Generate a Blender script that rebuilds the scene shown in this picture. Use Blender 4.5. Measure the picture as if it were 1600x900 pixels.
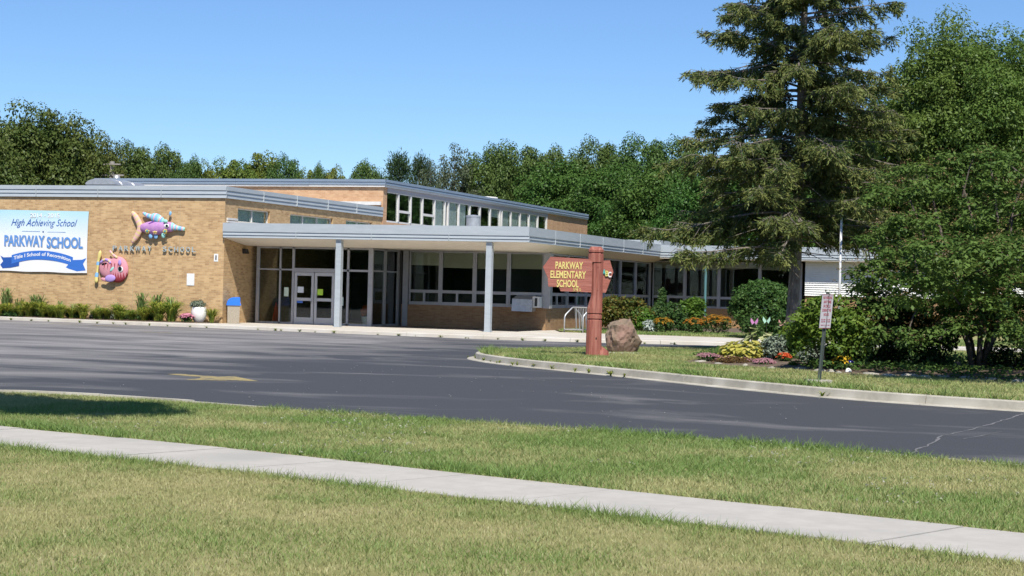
import bpy, math, random
import numpy as np
from mathutils import Vector, Matrix

random.seed(7); RNG = np.random.default_rng(11)
for _o in list(bpy.data.objects): bpy.data.objects.remove(_o)
sc = bpy.context.scene
COL = sc.collection

# ------------------------------------------------------------------ camera
cam_d = bpy.data.cameras.new('camera'); cam = bpy.data.objects.new('camera', cam_d); COL.objects.link(cam)
YAW, ROLL, PITCH = math.radians(18.8), math.atan(.025), math.atan(3.0/2759)
fw = Vector((-math.sin(YAW)*math.cos(PITCH), math.cos(YAW)*math.cos(PITCH), math.sin(PITCH)))
r0 = Vector((math.cos(YAW), math.sin(YAW), 0)); u0 = r0.cross(fw)
rt = r0*math.cos(ROLL)+u0*math.sin(ROLL); up = u0*math.cos(ROLL)-r0*math.sin(ROLL)
cam.matrix_world = Matrix(((rt.x, up.x, -fw.x, 0), (rt.y, up.y, -fw.y, 0), (rt.z, up.z, -fw.z, 1.70), (0, 0, 0, 1)))
cam_d.sensor_width = 36; cam_d.lens = 62.08; cam_d.clip_end = 3000; cam_d.clip_start = .1
sc.camera = cam

# ------------------------------------------------------------------ sky, sun, exposure
SUN = Vector((.32, -.65, 1.0)).normalized()          # towards the sun
elev = math.asin(SUN.z)
w = bpy.data.worlds.new('World'); sc.world = w; w.use_nodes = True
nt = w.node_tree; nt.nodes.clear()
sky = nt.nodes.new('ShaderNodeTexSky'); sky.sky_type = 'NISHITA'; sky.sun_disc = False
sky.sun_elevation = elev; sky.sun_rotation = math.atan2(SUN.x, SUN.y)
sky.air_density = 1.0; sky.dust_density = 0; sky.ozone_density = 10; sky.altitude = 1000
bg = nt.nodes.new('ShaderNodeBackground'); bg.inputs[1].default_value = .100
wo = nt.nodes.new('ShaderNodeOutputWorld')
nt.links.new(sky.outputs[0], bg.inputs[0]); nt.links.new(bg.outputs[0], wo.inputs[0])
sd = bpy.data.lights.new('sun', 'SUN'); sd.energy = 4.6; sd.angle = math.radians(.55); sd.color = (1, .95, .87)
so = bpy.data.objects.new('sun', sd); COL.objects.link(so); so.rotation_euler = SUN.to_track_quat('Z', 'Y').to_euler()
sc.view_settings.view_transform = 'Standard'; sc.view_settings.look = 'None'
sc.view_settings.exposure = .42; sc.view_settings.gamma = 1.0; sc.view_settings.use_curve_mapping = False
sc.cycles.max_bounces = 8; sc.cycles.transparent_max_bounces = 12; sc.cycles.caustics_reflective = False; sc.cycles.caustics_refractive = False

# ------------------------------------------------------------------ helpers
ORG = {}
def link(o, parent=None):
    COL.objects.link(o)
    if parent is not None: o.parent = parent
    return o
def props(o, label=None, cat=None, group=None, kind=None):
    if label: o['label'] = label
    if cat: o['category'] = cat
    if group: o['group'] = group
    if kind: o['kind'] = kind
    return o
def thing(name, label, cat, loc=(0, 0, 0), group=None):
    o = bpy.data.objects.new(name, None); link(o); o.location = loc; o.empty_display_size = .3
    ORG[o.name] = Vector(loc)
    return props(o, label, cat, group)
def copy_thing(root, loc, rz=0, scale=(1, 1, 1), label=None):
    r = root.copy(); COL.objects.link(r); r.location = loc; r.rotation_euler = (0, 0, rz); r.scale = scale
    if label: r['label'] = label
    for ch in list(root.children):
        c = ch.copy(); COL.objects.link(c); c.parent = r
    return r
def finish(me, name, mats, parent, origin, smooth):
    for m in (mats if isinstance(mats, (list, tuple)) else [mats]): me.materials.append(m)
    if smooth: me.polygons.foreach_set('use_smooth', [True]*len(me.polygons))
    o = bpy.data.objects.new(name, me)
    if parent is not None:
        ORG[o.name] = ORG[parent.name]; link(o, parent)
    else:
        link(o); o.location = origin; ORG[o.name] = Vector(origin)
    return o
class MB:
    def __init__(s): s.v = []; s.f = []; s.m = []
    def add(s, vs, fs, mi=0):
        b = len(s.v); s.v += [tuple(p) for p in vs]; s.f += [tuple(b+i for i in f) for f in fs]; s.m += [mi]*len(fs); return s
    def hexa(s, p, mi=0):
        return s.add(p, [(0, 3, 2, 1), (4, 5, 6, 7), (0, 1, 5, 4), (1, 2, 6, 5), (2, 3, 7, 6), (3, 0, 4, 7)], mi)
    def box(s, x0, x1, y0, y1, z0, z1, mi=0):
        return s.hexa([(x0, y0, z0), (x1, y0, z0), (x1, y1, z0), (x0, y1, z0), (x0, y0, z1), (x1, y0, z1), (x1, y1, z1), (x0, y1, z1)], mi)
    def obox(s, c, ax, ay, az, mi=0):       # centre and three half axes
        c, ax, ay, az = map(Vector, (c, ax, ay, az))
        return s.hexa([c-ax-ay-az, c+ax-ay-az, c+ax+ay-az, c-ax+ay-az, c-ax-ay+az, c+ax-ay+az, c+ax+ay+az, c-ax+ay+az], mi)
    def tube(s, pts, rad, n=8, cap=True, mi=0):
        pts = [Vector(p) for p in pts]; rad = rad if isinstance(rad, (list, tuple)) else [rad]*len(pts)
        vs = []
        ref = None
        for i, p in enumerate(pts):
            t = (pts[min(i+1, len(pts)-1)]-pts[max(i-1, 0)]).normalized()
            if ref is None: ref = t.orthogonal().normalized()
            a = (ref-t*ref.dot(t))
            a = a.normalized() if a.length > 1e-6 else t.orthogonal().normalized()
            ref = a; b = t.cross(a)
            for k in range(n):
                q = 2*math.pi*k/n; vs.append(p+(a*math.cos(q)+b*math.sin(q))*rad[i])
        fs = []
        for i in range(len(pts)-1):
            for k in range(n):
                fs.append((i*n+k, i*n+(k+1) % n, (i+1)*n+(k+1) % n, (i+1)*n+k))
        if cap: fs += [tuple(range(n-1, -1, -1)), tuple(range((len(pts)-1)*n, len(pts)*n))]
        return s.add(vs, fs, mi)
    def lathe(s, prof, c, n=20, mi=0, ax=None):
        c = Vector(c); vs = []; fs = []
        for r, z in prof:
            for k in range(n):
                q = 2*math.pi*k/n; vs.append(c+Vector((r*math.cos(q), r*math.sin(q), z)))
        for i in range(len(prof)-1):
            for k in range(n): fs.append((i*n+k, i*n+(k+1) % n, (i+1)*n+(k+1) % n, (i+1)*n+k))
        fs += [tuple(range(n-1, -1, -1)), tuple(range((len(prof)-1)*n, len(prof)*n))]
        return s.add(vs, fs, mi)
    def prism(s, poly, o, ax, ay, az, mi=0):    # polygon in the (ax, ay) plane at o, extruded by az
        o, ax, ay, az = map(Vector, (o, ax, ay, az)); n = len(poly)
        a = [o+ax*x+ay*y for x, y in poly]; b = [p+az for p in a]
        return s.add(a+b, [tuple(range(n-1, -1, -1)), tuple(range(n, 2*n))]+[(i, (i+1) % n, n+(i+1) % n, n+i) for i in range(n)], mi)
    def build(s, name, mats, parent=None, smooth=False, origin=None):
        o3 = ORG[parent.name] if parent is not None else Vector(origin if origin is not None else (0, 0, 0))
        me = bpy.data.meshes.new(name)
        me.from_pydata([(x-o3.x, y-o3.y, z-o3.z) for x, y, z in s.v], [], s.f)
        if any(s.m): me.polygons.foreach_set('material_index', s.m)
        me.update()
        return finish(me, name, mats, parent, o3, smooth)
def np_mesh(name, V, Fc, lv=None):
    me = bpy.data.meshes.new(name); k = Fc.shape[1]; n = len(Fc)
    me.vertices.add(len(V)); me.vertices.foreach_set('co', V.astype(np.float32).ravel())
    me.loops.add(n*k); me.loops.foreach_set('vertex_index', Fc.astype(np.int32).ravel())
    me.polygons.add(n); me.polygons.foreach_set('loop_start', np.arange(0, n*k, k, dtype=np.int32))
    if lv is not None:
        a = me.attributes.new('lv', 'FLOAT', 'FACE'); a.data.foreach_set('value', lv.astype(np.float32))
    me.update(calc_edges=True); me.validate(); return me

# ------------------------------------------------------------------ materials
def nodes(name):
    m = bpy.data.materials.new(name); m.use_nodes = True; t = m.node_tree; t.nodes.clear()
    o = t.nodes.new('ShaderNodeOutputMaterial'); return m, t, o
def N(t, typ, **kw):
    n = t.nodes.new(typ)
    for k, v in kw.items():
        if k.startswith('i_'):
            key = k[2:]; n.inputs[int(key) if key.isdigit() else key].default_value = v
        else: setattr(n, k, v)
    return n
def rgba(c): return (c[0], c[1], c[2], 1)
def M(name, c1, c2=None, scale=6, rough=.7, bump=0, bscale=40, metal=0, spec=.4, detail=6, stretch=None, contrast=(.35, .65), c3=None, s3=1.0):
    m, t, o = nodes(name); L = t.links.new
    p = N(t, 'ShaderNodeBsdfPrincipled'); L(p.outputs[0], o.inputs[0])
    p.inputs['Roughness'].default_value = rough; p.inputs['Metallic'].default_value = metal; p.inputs['Specular IOR Level'].default_value = spec
    p.inputs['Base Color'].default_value = rgba(c1)
    tc = N(t, 'ShaderNodeTexCoord'); src = tc.outputs['Object']
    if stretch:
        mp = N(t, 'ShaderNodeMapping'); mp.inputs['Scale'].default_value = stretch; L(src, mp.inputs[0]); src = mp.outputs[0]
    if c2:
        n = N(t, 'ShaderNodeTexNoise'); n.inputs['Scale'].default_value = scale; n.inputs['Detail'].default_value = detail; n.inputs['Roughness'].default_value = .62; L(src, n.inputs[0])
        mr = N(t, 'ShaderNodeMapRange'); mr.inputs[1].default_value = contrast[0]; mr.inputs[2].default_value = contrast[1]; L(n.outputs[0], mr.inputs[0])
        mx = N(t, 'ShaderNodeMix', data_type='RGBA'); mx.inputs[6].default_value = rgba(c1); mx.inputs[7].default_value = rgba(c2); L(mr.outputs[0], mx.inputs[0])
        col = mx.outputs[2]
        if c3:
            n3 = N(t, 'ShaderNodeTexNoise'); n3.inputs['Scale'].default_value = s3; n3.inputs['Detail'].default_value = 5; L(src, n3.inputs[0])
            r3 = N(t, 'ShaderNodeMapRange'); r3.inputs[1].default_value = .48; r3.inputs[2].default_value = .66; L(n3.outputs[0], r3.inputs[0])
            m3 = N(t, 'ShaderNodeMix', data_type='RGBA'); m3.inputs[7].default_value = rgba(c3); L(col, m3.inputs[6]); L(r3.outputs[0], m3.inputs[0]); col = m3.outputs[2]
        L(col, p.inputs['Base Color'])
    if bump:
        nb = N(t, 'ShaderNodeTexNoise'); nb.inputs['Scale'].default_value = bscale; nb.inputs['Detail'].default_value = 5; L(src, nb.inputs[0])
        bp = N(t, 'ShaderNodeBump'); bp.inputs['Strength'].default_value = bump; bp.inputs['Distance'].default_value = .02; L(nb.outputs[0], bp.inputs['Height']); L(bp.outputs[0], p.inputs['Normal'])
    return m
def leaf_mat(name, c1, c2, trans=.3, rough=.45, gloss=.015):
    m, t, o = nodes(name); L = t.links.new
    at = N(t, 'ShaderNodeAttribute', attribute_name='lv')
    oi = N(t, 'ShaderNodeObjectInfo')
    mx = N(t, 'ShaderNodeMix', data_type='RGBA'); mx.inputs[6].default_value = rgba(c1); mx.inputs[7].default_value = rgba(c2); L(at.outputs['Fac'], mx.inputs[0])
    hs = N(t, 'ShaderNodeHueSaturation'); L(mx.outputs[2], hs.inputs['Color'])
    mr = N(t, 'ShaderNodeMapRange'); mr.inputs[3].default_value = .482; mr.inputs[4].default_value = .514; L(oi.outputs['Random'], mr.inputs[0]); L(mr.outputs[0], hs.inputs['Hue'])
    d = N(t, 'ShaderNodeBsdfDiffuse'); tr = N(t, 'ShaderNodeBsdfTranslucent'); g = N(t, 'ShaderNodeBsdfGlossy'); g.inputs['Roughness'].default_value = rough; g.inputs[0].default_value = (.8, .85, .8, 1)
    L(hs.outputs[0], d.inputs[0]); L(hs.outputs[0], tr.inputs[0])
    a = N(t, 'ShaderNodeMixShader'); a.inputs[0].default_value = trans; L(d.outputs[0], a.inputs[1]); L(tr.outputs[0], a.inputs[2])
    b = N(t, 'ShaderNodeMixShader'); b.inputs[0].default_value = gloss; L(a.outputs[0], b.inputs[1]); L(g.outputs[0], b.inputs[2]); L(b.outputs[0], o.inputs[0])
    return m
def brick_mat(name, ca, cb, cc, mortar):
    m, t, o = nodes(name); L = t.links.new
    p = N(t, 'ShaderNodeBsdfPrincipled'); L(p.outputs[0], o.inputs[0]); p.inputs['Roughness'].default_value = .85; p.inputs['Specular IOR Level'].default_value = .25
    tc = N(t, 'ShaderNodeTexCoord'); ge = N(t, 'ShaderNodeNewGeometry')
    sp = N(t, 'ShaderNodeSeparateXYZ'); L(tc.outputs['Object'], sp.inputs[0])
    sn = N(t, 'ShaderNodeSeparateXYZ'); L(ge.outputs['True Normal'], sn.inputs[0])
    ab = N(t, 'ShaderNodeMath', operation='ABSOLUTE'); L(sn.outputs[0], ab.inputs[0])
    gt = N(t, 'ShaderNodeMath', operation='GREATER_THAN'); gt.inputs[1].default_value = .5; L(ab.outputs[0], gt.inputs[0])
    mu = N(t, 'ShaderNodeMix', data_type='FLOAT'); L(gt.outputs[0], mu.inputs[0]); L(sp.outputs[0], mu.inputs[2]); L(sp.outputs[1], mu.inputs[3])
    cb3 = N(t, 'ShaderNodeCombineXYZ'); L(mu.outputs[0], cb3.inputs[0]); L(sp.outputs[2], cb3.inputs[1])
    def br(c1, c2, bias):
        b = N(t, 'ShaderNodeTexBrick'); b.offset = .5; L(cb3.outputs[0], b.inputs[0])
        b.inputs['Color1'].default_value = rgba(c1); b.inputs['Color2'].default_value = rgba(c2); b.inputs['Mortar'].default_value = rgba(mortar)
        b.inputs['Scale'].default_value = 1; b.inputs['Mortar Size'].default_value = .0045; b.inputs['Mortar Smooth'].default_value = .3; b.inputs['Bias'].default_value = bias
        b.inputs['Brick Width'].default_value = .205; b.inputs['Row Height'].default_value = .0675; return b
    b1 = br(ca, cb, -.15); b2 = br(cc, ca, .1)
    vo = N(t, 'ShaderNodeTexNoise'); vo.inputs['Scale'].default_value = 2.1; vo.inputs['Detail'].default_value = 5; vo.inputs['Roughness'].default_value = .7; L(tc.outputs['Object'], vo.inputs[0])
    mr = N(t, 'ShaderNodeMapRange'); mr.inputs[1].default_value = .35; mr.inputs[2].default_value = .68; L(vo.outputs[0], mr.inputs[0])
    mx = N(t, 'ShaderNodeMix', data_type='RGBA'); L(mr.outputs[0], mx.inputs[0]); L(b1.outputs[0], mx.inputs[6]); L(b2.outputs[0], mx.inputs[7])
    L(mx.outputs[2], p.inputs['Base Color'])
    bp = N(t, 'ShaderNodeBump'); bp.inputs['Strength'].default_value = .35; bp.inputs['Distance'].default_value = .008; bp.invert = True; L(b1.outputs['Fac'], bp.inputs['Height']); L(bp.outputs[0], p.inputs['Normal'])
    return m
def glass_mat(name, tint, refl=1.0):
    m, t, o = nodes(name); L = t.links.new
    tr = N(t, 'ShaderNodeBsdfTransparent'); tr.inputs[0].default_value = rgba(tint)
    g = N(t, 'ShaderNodeBsdfGlossy'); g.inputs['Roughness'].default_value = .015; g.inputs[0].default_value = (.92, .96, .95, 1)
    fr = N(t, 'ShaderNodeFresnel'); fr.inputs[0].default_value = 1.6
    tc = N(t, 'ShaderNodeTexCoord'); nb = N(t, 'ShaderNodeTexNoise'); nb.inputs['Scale'].default_value = .9; nb.inputs['Detail'].default_value = 1; L(tc.outputs['Object'], nb.inputs[0])
    bp = N(t, 'ShaderNodeBump'); bp.inputs['Strength'].default_value = .05; bp.inputs['Distance'].default_value = .02; L(nb.outputs[0], bp.inputs['Height']); L(bp.outputs[0], g.inputs['Normal'])
    ml = N(t, 'ShaderNodeMath', operation='MULTIPLY'); ml.inputs[1].default_value = refl; L(fr.outputs[0], ml.inputs[0])
    mx = N(t, 'ShaderNodeMixShader'); L(ml.outputs[0], mx.inputs[0]); L(tr.outputs[0], mx.inputs[1]); L(g.outputs[0], mx.inputs[2]); L(mx.outputs[0], o.inputs[0])
    return m
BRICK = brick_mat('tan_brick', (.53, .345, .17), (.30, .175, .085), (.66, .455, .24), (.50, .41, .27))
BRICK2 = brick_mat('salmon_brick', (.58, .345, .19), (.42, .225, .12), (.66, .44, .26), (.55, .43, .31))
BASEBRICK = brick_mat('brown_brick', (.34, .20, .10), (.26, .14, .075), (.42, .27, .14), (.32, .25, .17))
METAL = M('grey_blue_fascia', (.36, .40, .425), (.41, .45, .475), scale=2.5, rough=.42, spec=.5, stretch=(.6, .6, 4))
METAL2 = M('blue_roof_edge', (.165, .215, .275), (.20, .25, .31), scale=3, rough=.4, stretch=(.5, .5, 4))
WHITE = M('white_trim', (.72, .71, .68), (.64, .63, .60), scale=5, rough=.5)
ALU = M('aluminium_frame', (.42, .42, .43), (.36, .36, .37), scale=4, rough=.42, metal=.25)
MULL = M('white_mullion', (.74, .73, .70), (.66, .65, .62), scale=5, rough=.5)
FRIEZE = M('lavender_frieze', (.42, .41, .44), (.38, .37, .40), scale=4, rough=.6)
SOFFIT = M('cream_soffit', (.74, .68, .58), (.68, .62, .53), scale=1.5, rough=.8, bump=.05, bscale=60)
ROOF = M('grey_roof', (.30, .29, .28), (.36, .35, .33), scale=3, rough=.9)
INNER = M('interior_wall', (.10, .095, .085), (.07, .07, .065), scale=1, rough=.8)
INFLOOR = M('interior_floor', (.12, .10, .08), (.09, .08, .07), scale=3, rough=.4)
BLIND = M('beige_blind', (.86, .82, .64), (.78, .74, .58), scale=1.2, rough=.8, stretch=(1, 1, .2))
CURT = M('pale_curtain', (.70, .82, .78), (.56, .68, .64), scale=6, rough=.8, stretch=(1, 1.5, .08))
CURT2 = M('white_curtain', (.86, .88, .85), (.76, .80, .78), scale=5, rough=.8, stretch=(1, 1.5, .1))
GLASS = glass_mat('window_glass', (.85, .88, .84))
GLASS2 = glass_mat('clerestory_glass', (.92, .96, .95), .45)
SEAM = M('fascia_seam', (.43, .47, .49), rough=.45)
DARKM = M('dark_bronze', (.03, .03, .03), rough=.4)
GALV = M('galvanised', (.55, .56, .57), (.44, .45, .46), scale=7, rough=.38, metal=.55)
ASPH = None
CONC = M('concrete', (.54, .495, .42), (.46, .42, .355), scale=3.2, rough=.9, bump=.12, bscale=90, c3=(.58, .55, .49), s3=.8)
CONCW = M('sidewalk_concrete', (.45, .425, .38), (.40, .375, .335), scale=5, rough=.92, bump=.2, bscale=130, c3=(.36, .345, .31), s3=.7)
KERBM = M('kerb_concrete', (.42, .39, .32), (.34, .315, .26), scale=6, rough=.92, bump=.2, bscale=60, c3=(.50, .47, .40), s3=1.5)
SOIL = M('soil', (.10, .07, .05), (.16, .12, .085), scale=9, rough=1, bump=.5, bscale=30)
BARK = M('bark', (.13, .105, .085), (.27, .24, .21), scale=7, rough=.95, bump=.8, bscale=14, stretch=(2.2, 2.2, .7))
BARKD = M('dark_bark', (.07, .055, .045), (.12, .10, .08), scale=9, rough=.95, bump=.5, bscale=25)
def lawn_mat(name, g1, g2, dry):
    m, t, o = nodes(name); L = t.links.new
    p = N(t, 'ShaderNodeBsdfPrincipled'); L(p.outputs[0], o.inputs[0]); p.inputs['Roughness'].default_value = 1; p.inputs['Specular IOR Level'].default_value = .05
    tc = N(t, 'ShaderNodeTexCoord')
    a = N(t, 'ShaderNodeTexNoise'); a.inputs['Scale'].default_value = 28; a.inputs['Detail'].default_value = 8; a.inputs['Roughness'].default_value = .75; L(tc.outputs['Object'], a.inputs[0])
    b = N(t, 'ShaderNodeTexNoise'); b.inputs['Scale'].default_value = 1.1; b.inputs['Detail'].default_value = 6; b.inputs['Roughness'].default_value = .65; L(tc.outputs['Object'], b.inputs[0])
    ra = N(t, 'ShaderNodeMapRange'); ra.inputs[1].default_value = .35; ra.inputs[2].default_value = .65; L(a.outputs[0], ra.inputs[0])
    rb = N(t, 'ShaderNodeMapRange'); rb.inputs[1].default_value = .36; rb.inputs[2].default_value = .62; L(b.outputs[0], rb.inputs[0])
    m1 = N(t, 'ShaderNodeMix', data_type='RGBA'); m1.inputs[6].default_value = rgba(g1); m1.inputs[7].default_value = rgba(g2); L(ra.outputs[0], m1.inputs[0])
    m2 = N(t, 'ShaderNodeMix', data_type='RGBA'); m2.inputs[7].default_value = rgba(dry); L(m1.outputs[2], m2.inputs[6]); L(rb.outputs[0], m2.inputs[0])
    L(m2.outputs[2], p.inputs['Base Color'])
    bp = N(t, 'ShaderNodeBump'); bp.inputs['Strength'].default_value = .6; bp.inputs['Distance'].default_value = .03; L(a.outputs[0], bp.inputs['Height']); L(bp.outputs[0], p.inputs['Normal'])
    return m
LAWN = lawn_mat('lawn_soil_and_grass', (.21, .225, .085), (.27, .26, .11), (.32, .29, .15))
GRASSM = leaf_mat('grass_blade', (.18, .265, .070), (.46, .41, .20), trans=.25, gloss=.02)
def asphalt_mat():
    m, t, o = nodes('asphalt'); L = t.links.new
    p = N(t, 'ShaderNodeBsdfPrincipled'); L(p.outputs[0], o.inputs[0]); p.inputs['Roughness'].default_value = .82; p.inputs['Specular IOR Level'].default_value = .35
    tc = N(t, 'ShaderNodeTexCoord')
    mp = N(t, 'ShaderNodeMapping'); mp.inputs['Rotation'].default_value = (0, 0, math.radians(8)); mp.inputs['Scale'].default_value = (.22, .5, 1); L(tc.outputs['Object'], mp.inputs[0])
    a = N(t, 'ShaderNodeTexNoise'); a.inputs['Scale'].default_value = 1.0; a.inputs['Detail'].default_value = 7; a.inputs['Roughness'].default_value = .6; a.inputs['Distortion'].default_value = .6; L(mp.outputs[0], a.inputs[0])
    f = N(t, 'ShaderNodeTexNoise'); f.inputs['Scale'].default_value = 60; f.inputs['Detail'].default_value = 4; L(tc.outputs['Object'], f.inputs[0])
    # worn, unsealed lot on the far left; fresh sealcoat elsewhere
    sp = N(t, 'ShaderNodeSeparateXYZ'); L(tc.outputs['Object'], sp.inputs[0])
    wx = N(t, 'ShaderNodeMapRange'); wx.inputs[1].default_value = -14; wx.inputs[2].default_value = -24; wx.inputs[3].default_value = -.07; wx.inputs[4].default_value = .22; L(sp.outputs[0], wx.inputs[0])
    ad = N(t, 'ShaderNodeMath', operation='ADD'); L(a.outputs[0], ad.inputs[0]); L(wx.outputs[0], ad.inputs[1])
    r = N(t, 'ShaderNodeMapRange'); r.inputs[1].default_value = .47; r.inputs[2].default_value = .88; L(ad.outputs[0], r.inputs[0])
    mx = N(t, 'ShaderNodeMix', data_type='RGBA'); mx.inputs[6].default_value = (.051, .053, .057, 1); mx.inputs[7].default_value = (.27, .255, .245, 1); L(r.outputs[0], mx.inputs[0])
    fr = N(t, 'ShaderNodeMapRange'); fr.inputs[1].default_value = .3; fr.inputs[2].default_value = .7; fr.inputs[3].default_value = .62; fr.inputs[4].default_value = 1.42; L(f.outputs[0], fr.inputs[0])
    ml = N(t, 'ShaderNodeVectorMath', operation='SCALE'); L(mx.outputs[2], ml.inputs[0]); L(fr.outputs[0], ml.inputs['Scale'])
    L(ml.outputs[0], p.inputs['Base Color'])
    bp = N(t, 'ShaderNodeBump'); bp.inputs['Strength'].default_value = .25; bp.inputs['Distance'].default_value = .006; L(f.outputs[0], bp.inputs['Height']); L(bp.outputs[0], p.inputs['Normal'])
    return m
ASPH = asphalt_mat()

# ------------------------------------------------------------------ ground
def curve(pts, step=.6):                      # Catmull-Rom through the points, resampled
    P = [Vector(p) for p in pts]; P = [2*P[0]-P[1]]+P+[2*P[-1]-P[-2]]; out = []
    for i in range(1, len(P)-2):
        n = max(2, int((P[i+1]-P[i]).length/step))
        for k in range(n):
            u = k/n; a, b, c, d = P[i-1:i+3]
            out.append(.5*((2*b)+(c-a)*u+(2*a-5*b+4*c-d)*u*u+(3*b-a-3*c+d)*u**3))
    out.append(P[-2]); return [(p.x, p.y) for p in out]
def slab(name, poly, z0, z1, mat, kind='structure'):
    b = MB(); n = len(poly)
    b.add([(x, y, z0) for x, y in poly]+[(x, y, z1) for x, y in poly], [tuple(range(n, 2*n))]+[(i, (i+1) % n, n+(i+1) % n, n+i) for i in range(n)])
    o = b.build(name, mat)
    # orient normals outward / up
    import bmesh
    bm = bmesh.new(); bm.from_mesh(o.data); bmesh.ops.triangulate(bm, faces=[f for f in bm.faces if len(f.verts) > 4]); bmesh.ops.recalc_face_normals(bm, faces=bm.faces)
    if bm.faces and sum(f.normal.z*f.calc_area() for f in bm.faces) < 0: bmesh.ops.reverse_faces(bm, faces=bm.faces)
    bm.to_mesh(o.data); bm.free(); return props(o, kind=kind)
def kerb(name, line, prof, mat, seg=3.0, side=1):
    root = bpy.data.objects.new(name, None); link(root); ORG[root.name] = Vector((0, 0, 0)); props(root, kind='structure')
    L = [0]
    for i in range(1, len(line)): L.append(L[-1]+math.dist(line[i-1], line[i]))
    def at(s):
        for i in range(1, len(L)):
            if s <= L[i] or i == len(L)-1:
                u = (s-L[i-1])/max(1e-6, L[i]-L[i-1]); a, b = line[i-1], line[i]
                return (a[0]+(b[0]-a[0])*u, a[1]+(b[1]-a[1])*u)
    n = max(1, round(L[-1]/seg)); d = L[-1]/n; m = len(prof)
    for q in range(n):
        s0, s1 = q*d+.006, (q+1)*d-.006; k = max(2, int((s1-s0)/.5)+1); vs = []
        dz = random.uniform(-.004, .004)
        for j in range(k):
            s = s0+(s1-s0)*j/(k-1); p = at(s); e = at(min(L[-1], s+.15)); g = at(max(0, s-.15))
            tx, ty = e[0]-g[0], e[1]-g[1]; l = math.hypot(tx, ty) or 1; nx, ny = ty/l*side, -tx/l*side
            for u, z in prof: vs.append((p[0]+nx*u, p[1]+ny*u, z+dz))
        fs = [(j*m+i, j*m+(i+1) % m, (j+1)*m+(i+1) % m, (j+1)*m+i) for j in range(k-1) for i in range(m)]
        fs += [tuple(range(m)), tuple(range((k-1)*m, k*m))[::-1]]
        MB().add(vs, fs).build('kerb_stone', mat, root)
    return root

b = MB(); b.add([(-700, -500, -.03), (700, -500, -.03), (700, 900, -.03), (-700, 900, -.03)], [(0, 1, 2, 3)]); props(b.build('ground', LAWN), kind='structure')
b = MB(); b.add([(-140, -60, 0), (60, -60, 0), (60, 75, 0), (-140, 75, 0)], [(0, 1, 2, 3)]); props(b.build('asphalt', ASPH), kind='structure')
LOT = bpy.data.objects['asphalt']

# near lawn between street and lot, split by the sidewalk
swf = [(-26, 20.2), (-11.23, 16.15), (-7.77, 15.2), (-4.75, 14.15), (-2.45, 13.4), (-.55, 12.75), (9, 9.6)]
swn = [(-26, 18.3), (-9.95, 14.32), (-6.79, 13.42), (-4.22, 12.57), (-2.18, 11.9), (-.48, 11.35), (9, 8.2)]
rdn = [(-14.45, 20.95), (-13.04, 21.0), (-11.53, 20.75), (-9.96, 20.35), (-8.47, 20.1), (-6.71, 19.78), (-5.03, 19.4), (-3.48, 18.95), (-2.08, 18.5), (-.78, 17.98), (9, 14.2)]
rdc = curve(rdn, .8)
LEFTEND = [(-14.9, 20.6), (-15.5, 19.6), (-16.2, 17.75)]      # rounded end of the lawn at the lot entrance on the left
lawnA = rdc+[(9, 9.6)]+[p for p in swf[::-1] if p[0] < 8.9 and p[0] > -16]+[(-16.2, 17.5)]+LEFTEND[1::-1]
slab('verge_lawn', lawnA, -.02, .10, LAWN)
frontnear = [(9, 1.6), (-.48, 4.6), (-9, 7.3), (-26, 12.4)]
slab('street_lawn', [p for p in swn]+frontnear, -.02, .095, LAWN)
_k = [i for i, q in enumerate(rdc) if q[0] < -9.6][-1]; _a = [i for i, q in enumerate(rdc) if q[0] < -12.4][-1]; _b = [i for i, q in enumerate(rdc) if q[0] < -10.9][-1]
def kprof(z): return [(-.02, -.02), (-.02, z), (.10, z-.004), (.12, z-.02), (.14, -.02)]
kerb('lot_kerb', [(-16.1, 17.9), (-15.4, 19.7), (-14.95, 20.6)]+rdc[:_a+1], kprof(.148), KERBM, 3.0, -1)
kerb('lot_kerb_low', rdc[_a:_b+1], kprof(.138), KERBM, 3.0, -1); kerb('lot_kerb_lower', rdc[_b:_k+1], kprof(.126), KERBM, 3.0, -1)
kerb('lot_kerb_sunken', rdc[_k:], kprof(.110), KERBM, 3.0, -1)
# sidewalk of poured slabs
sw = bpy.data.objects.new('sidewalk', None); link(sw); ORG['sidewalk'] = Vector((0, 0, 0)); props(sw, kind='structure')
def lerp_line(line, x):
    for i in range(1, len(line)):
        if x <= line[i][0]:
            u = (x-line[i-1][0])/(line[i][0]-line[i-1][0]); return line[i-1][1]+(line[i][1]-line[i-1][1])*u
    return line[-1][1]
x = -25.5
while x < 8.5:
    x1 = x+1.42; g = .007; dz = random.uniform(-.003, .003); zt = .105+dz
    q = [(x+g-.13, lerp_line(swn, x+g-.13)), (x1-g-.13, lerp_line(swn, x1-g-.13)), (x1-g+.4, lerp_line(swf, x1-g+.4)), (x+g+.4, lerp_line(swf, x+g+.4))]
    MB().hexa([(a, c, -.02) for a, c in q]+[(a, c, zt) for a, c in q]).build('slab', CONCW, sw); x = x1
MB().add([(p[0], p[1], .085) for p in swn]+[(p[0], p[1], .085) for p in swf[::-1]], [tuple(range(len(swn)+len(swf)))]).build('slab_bed', SOIL, sw)

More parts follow.
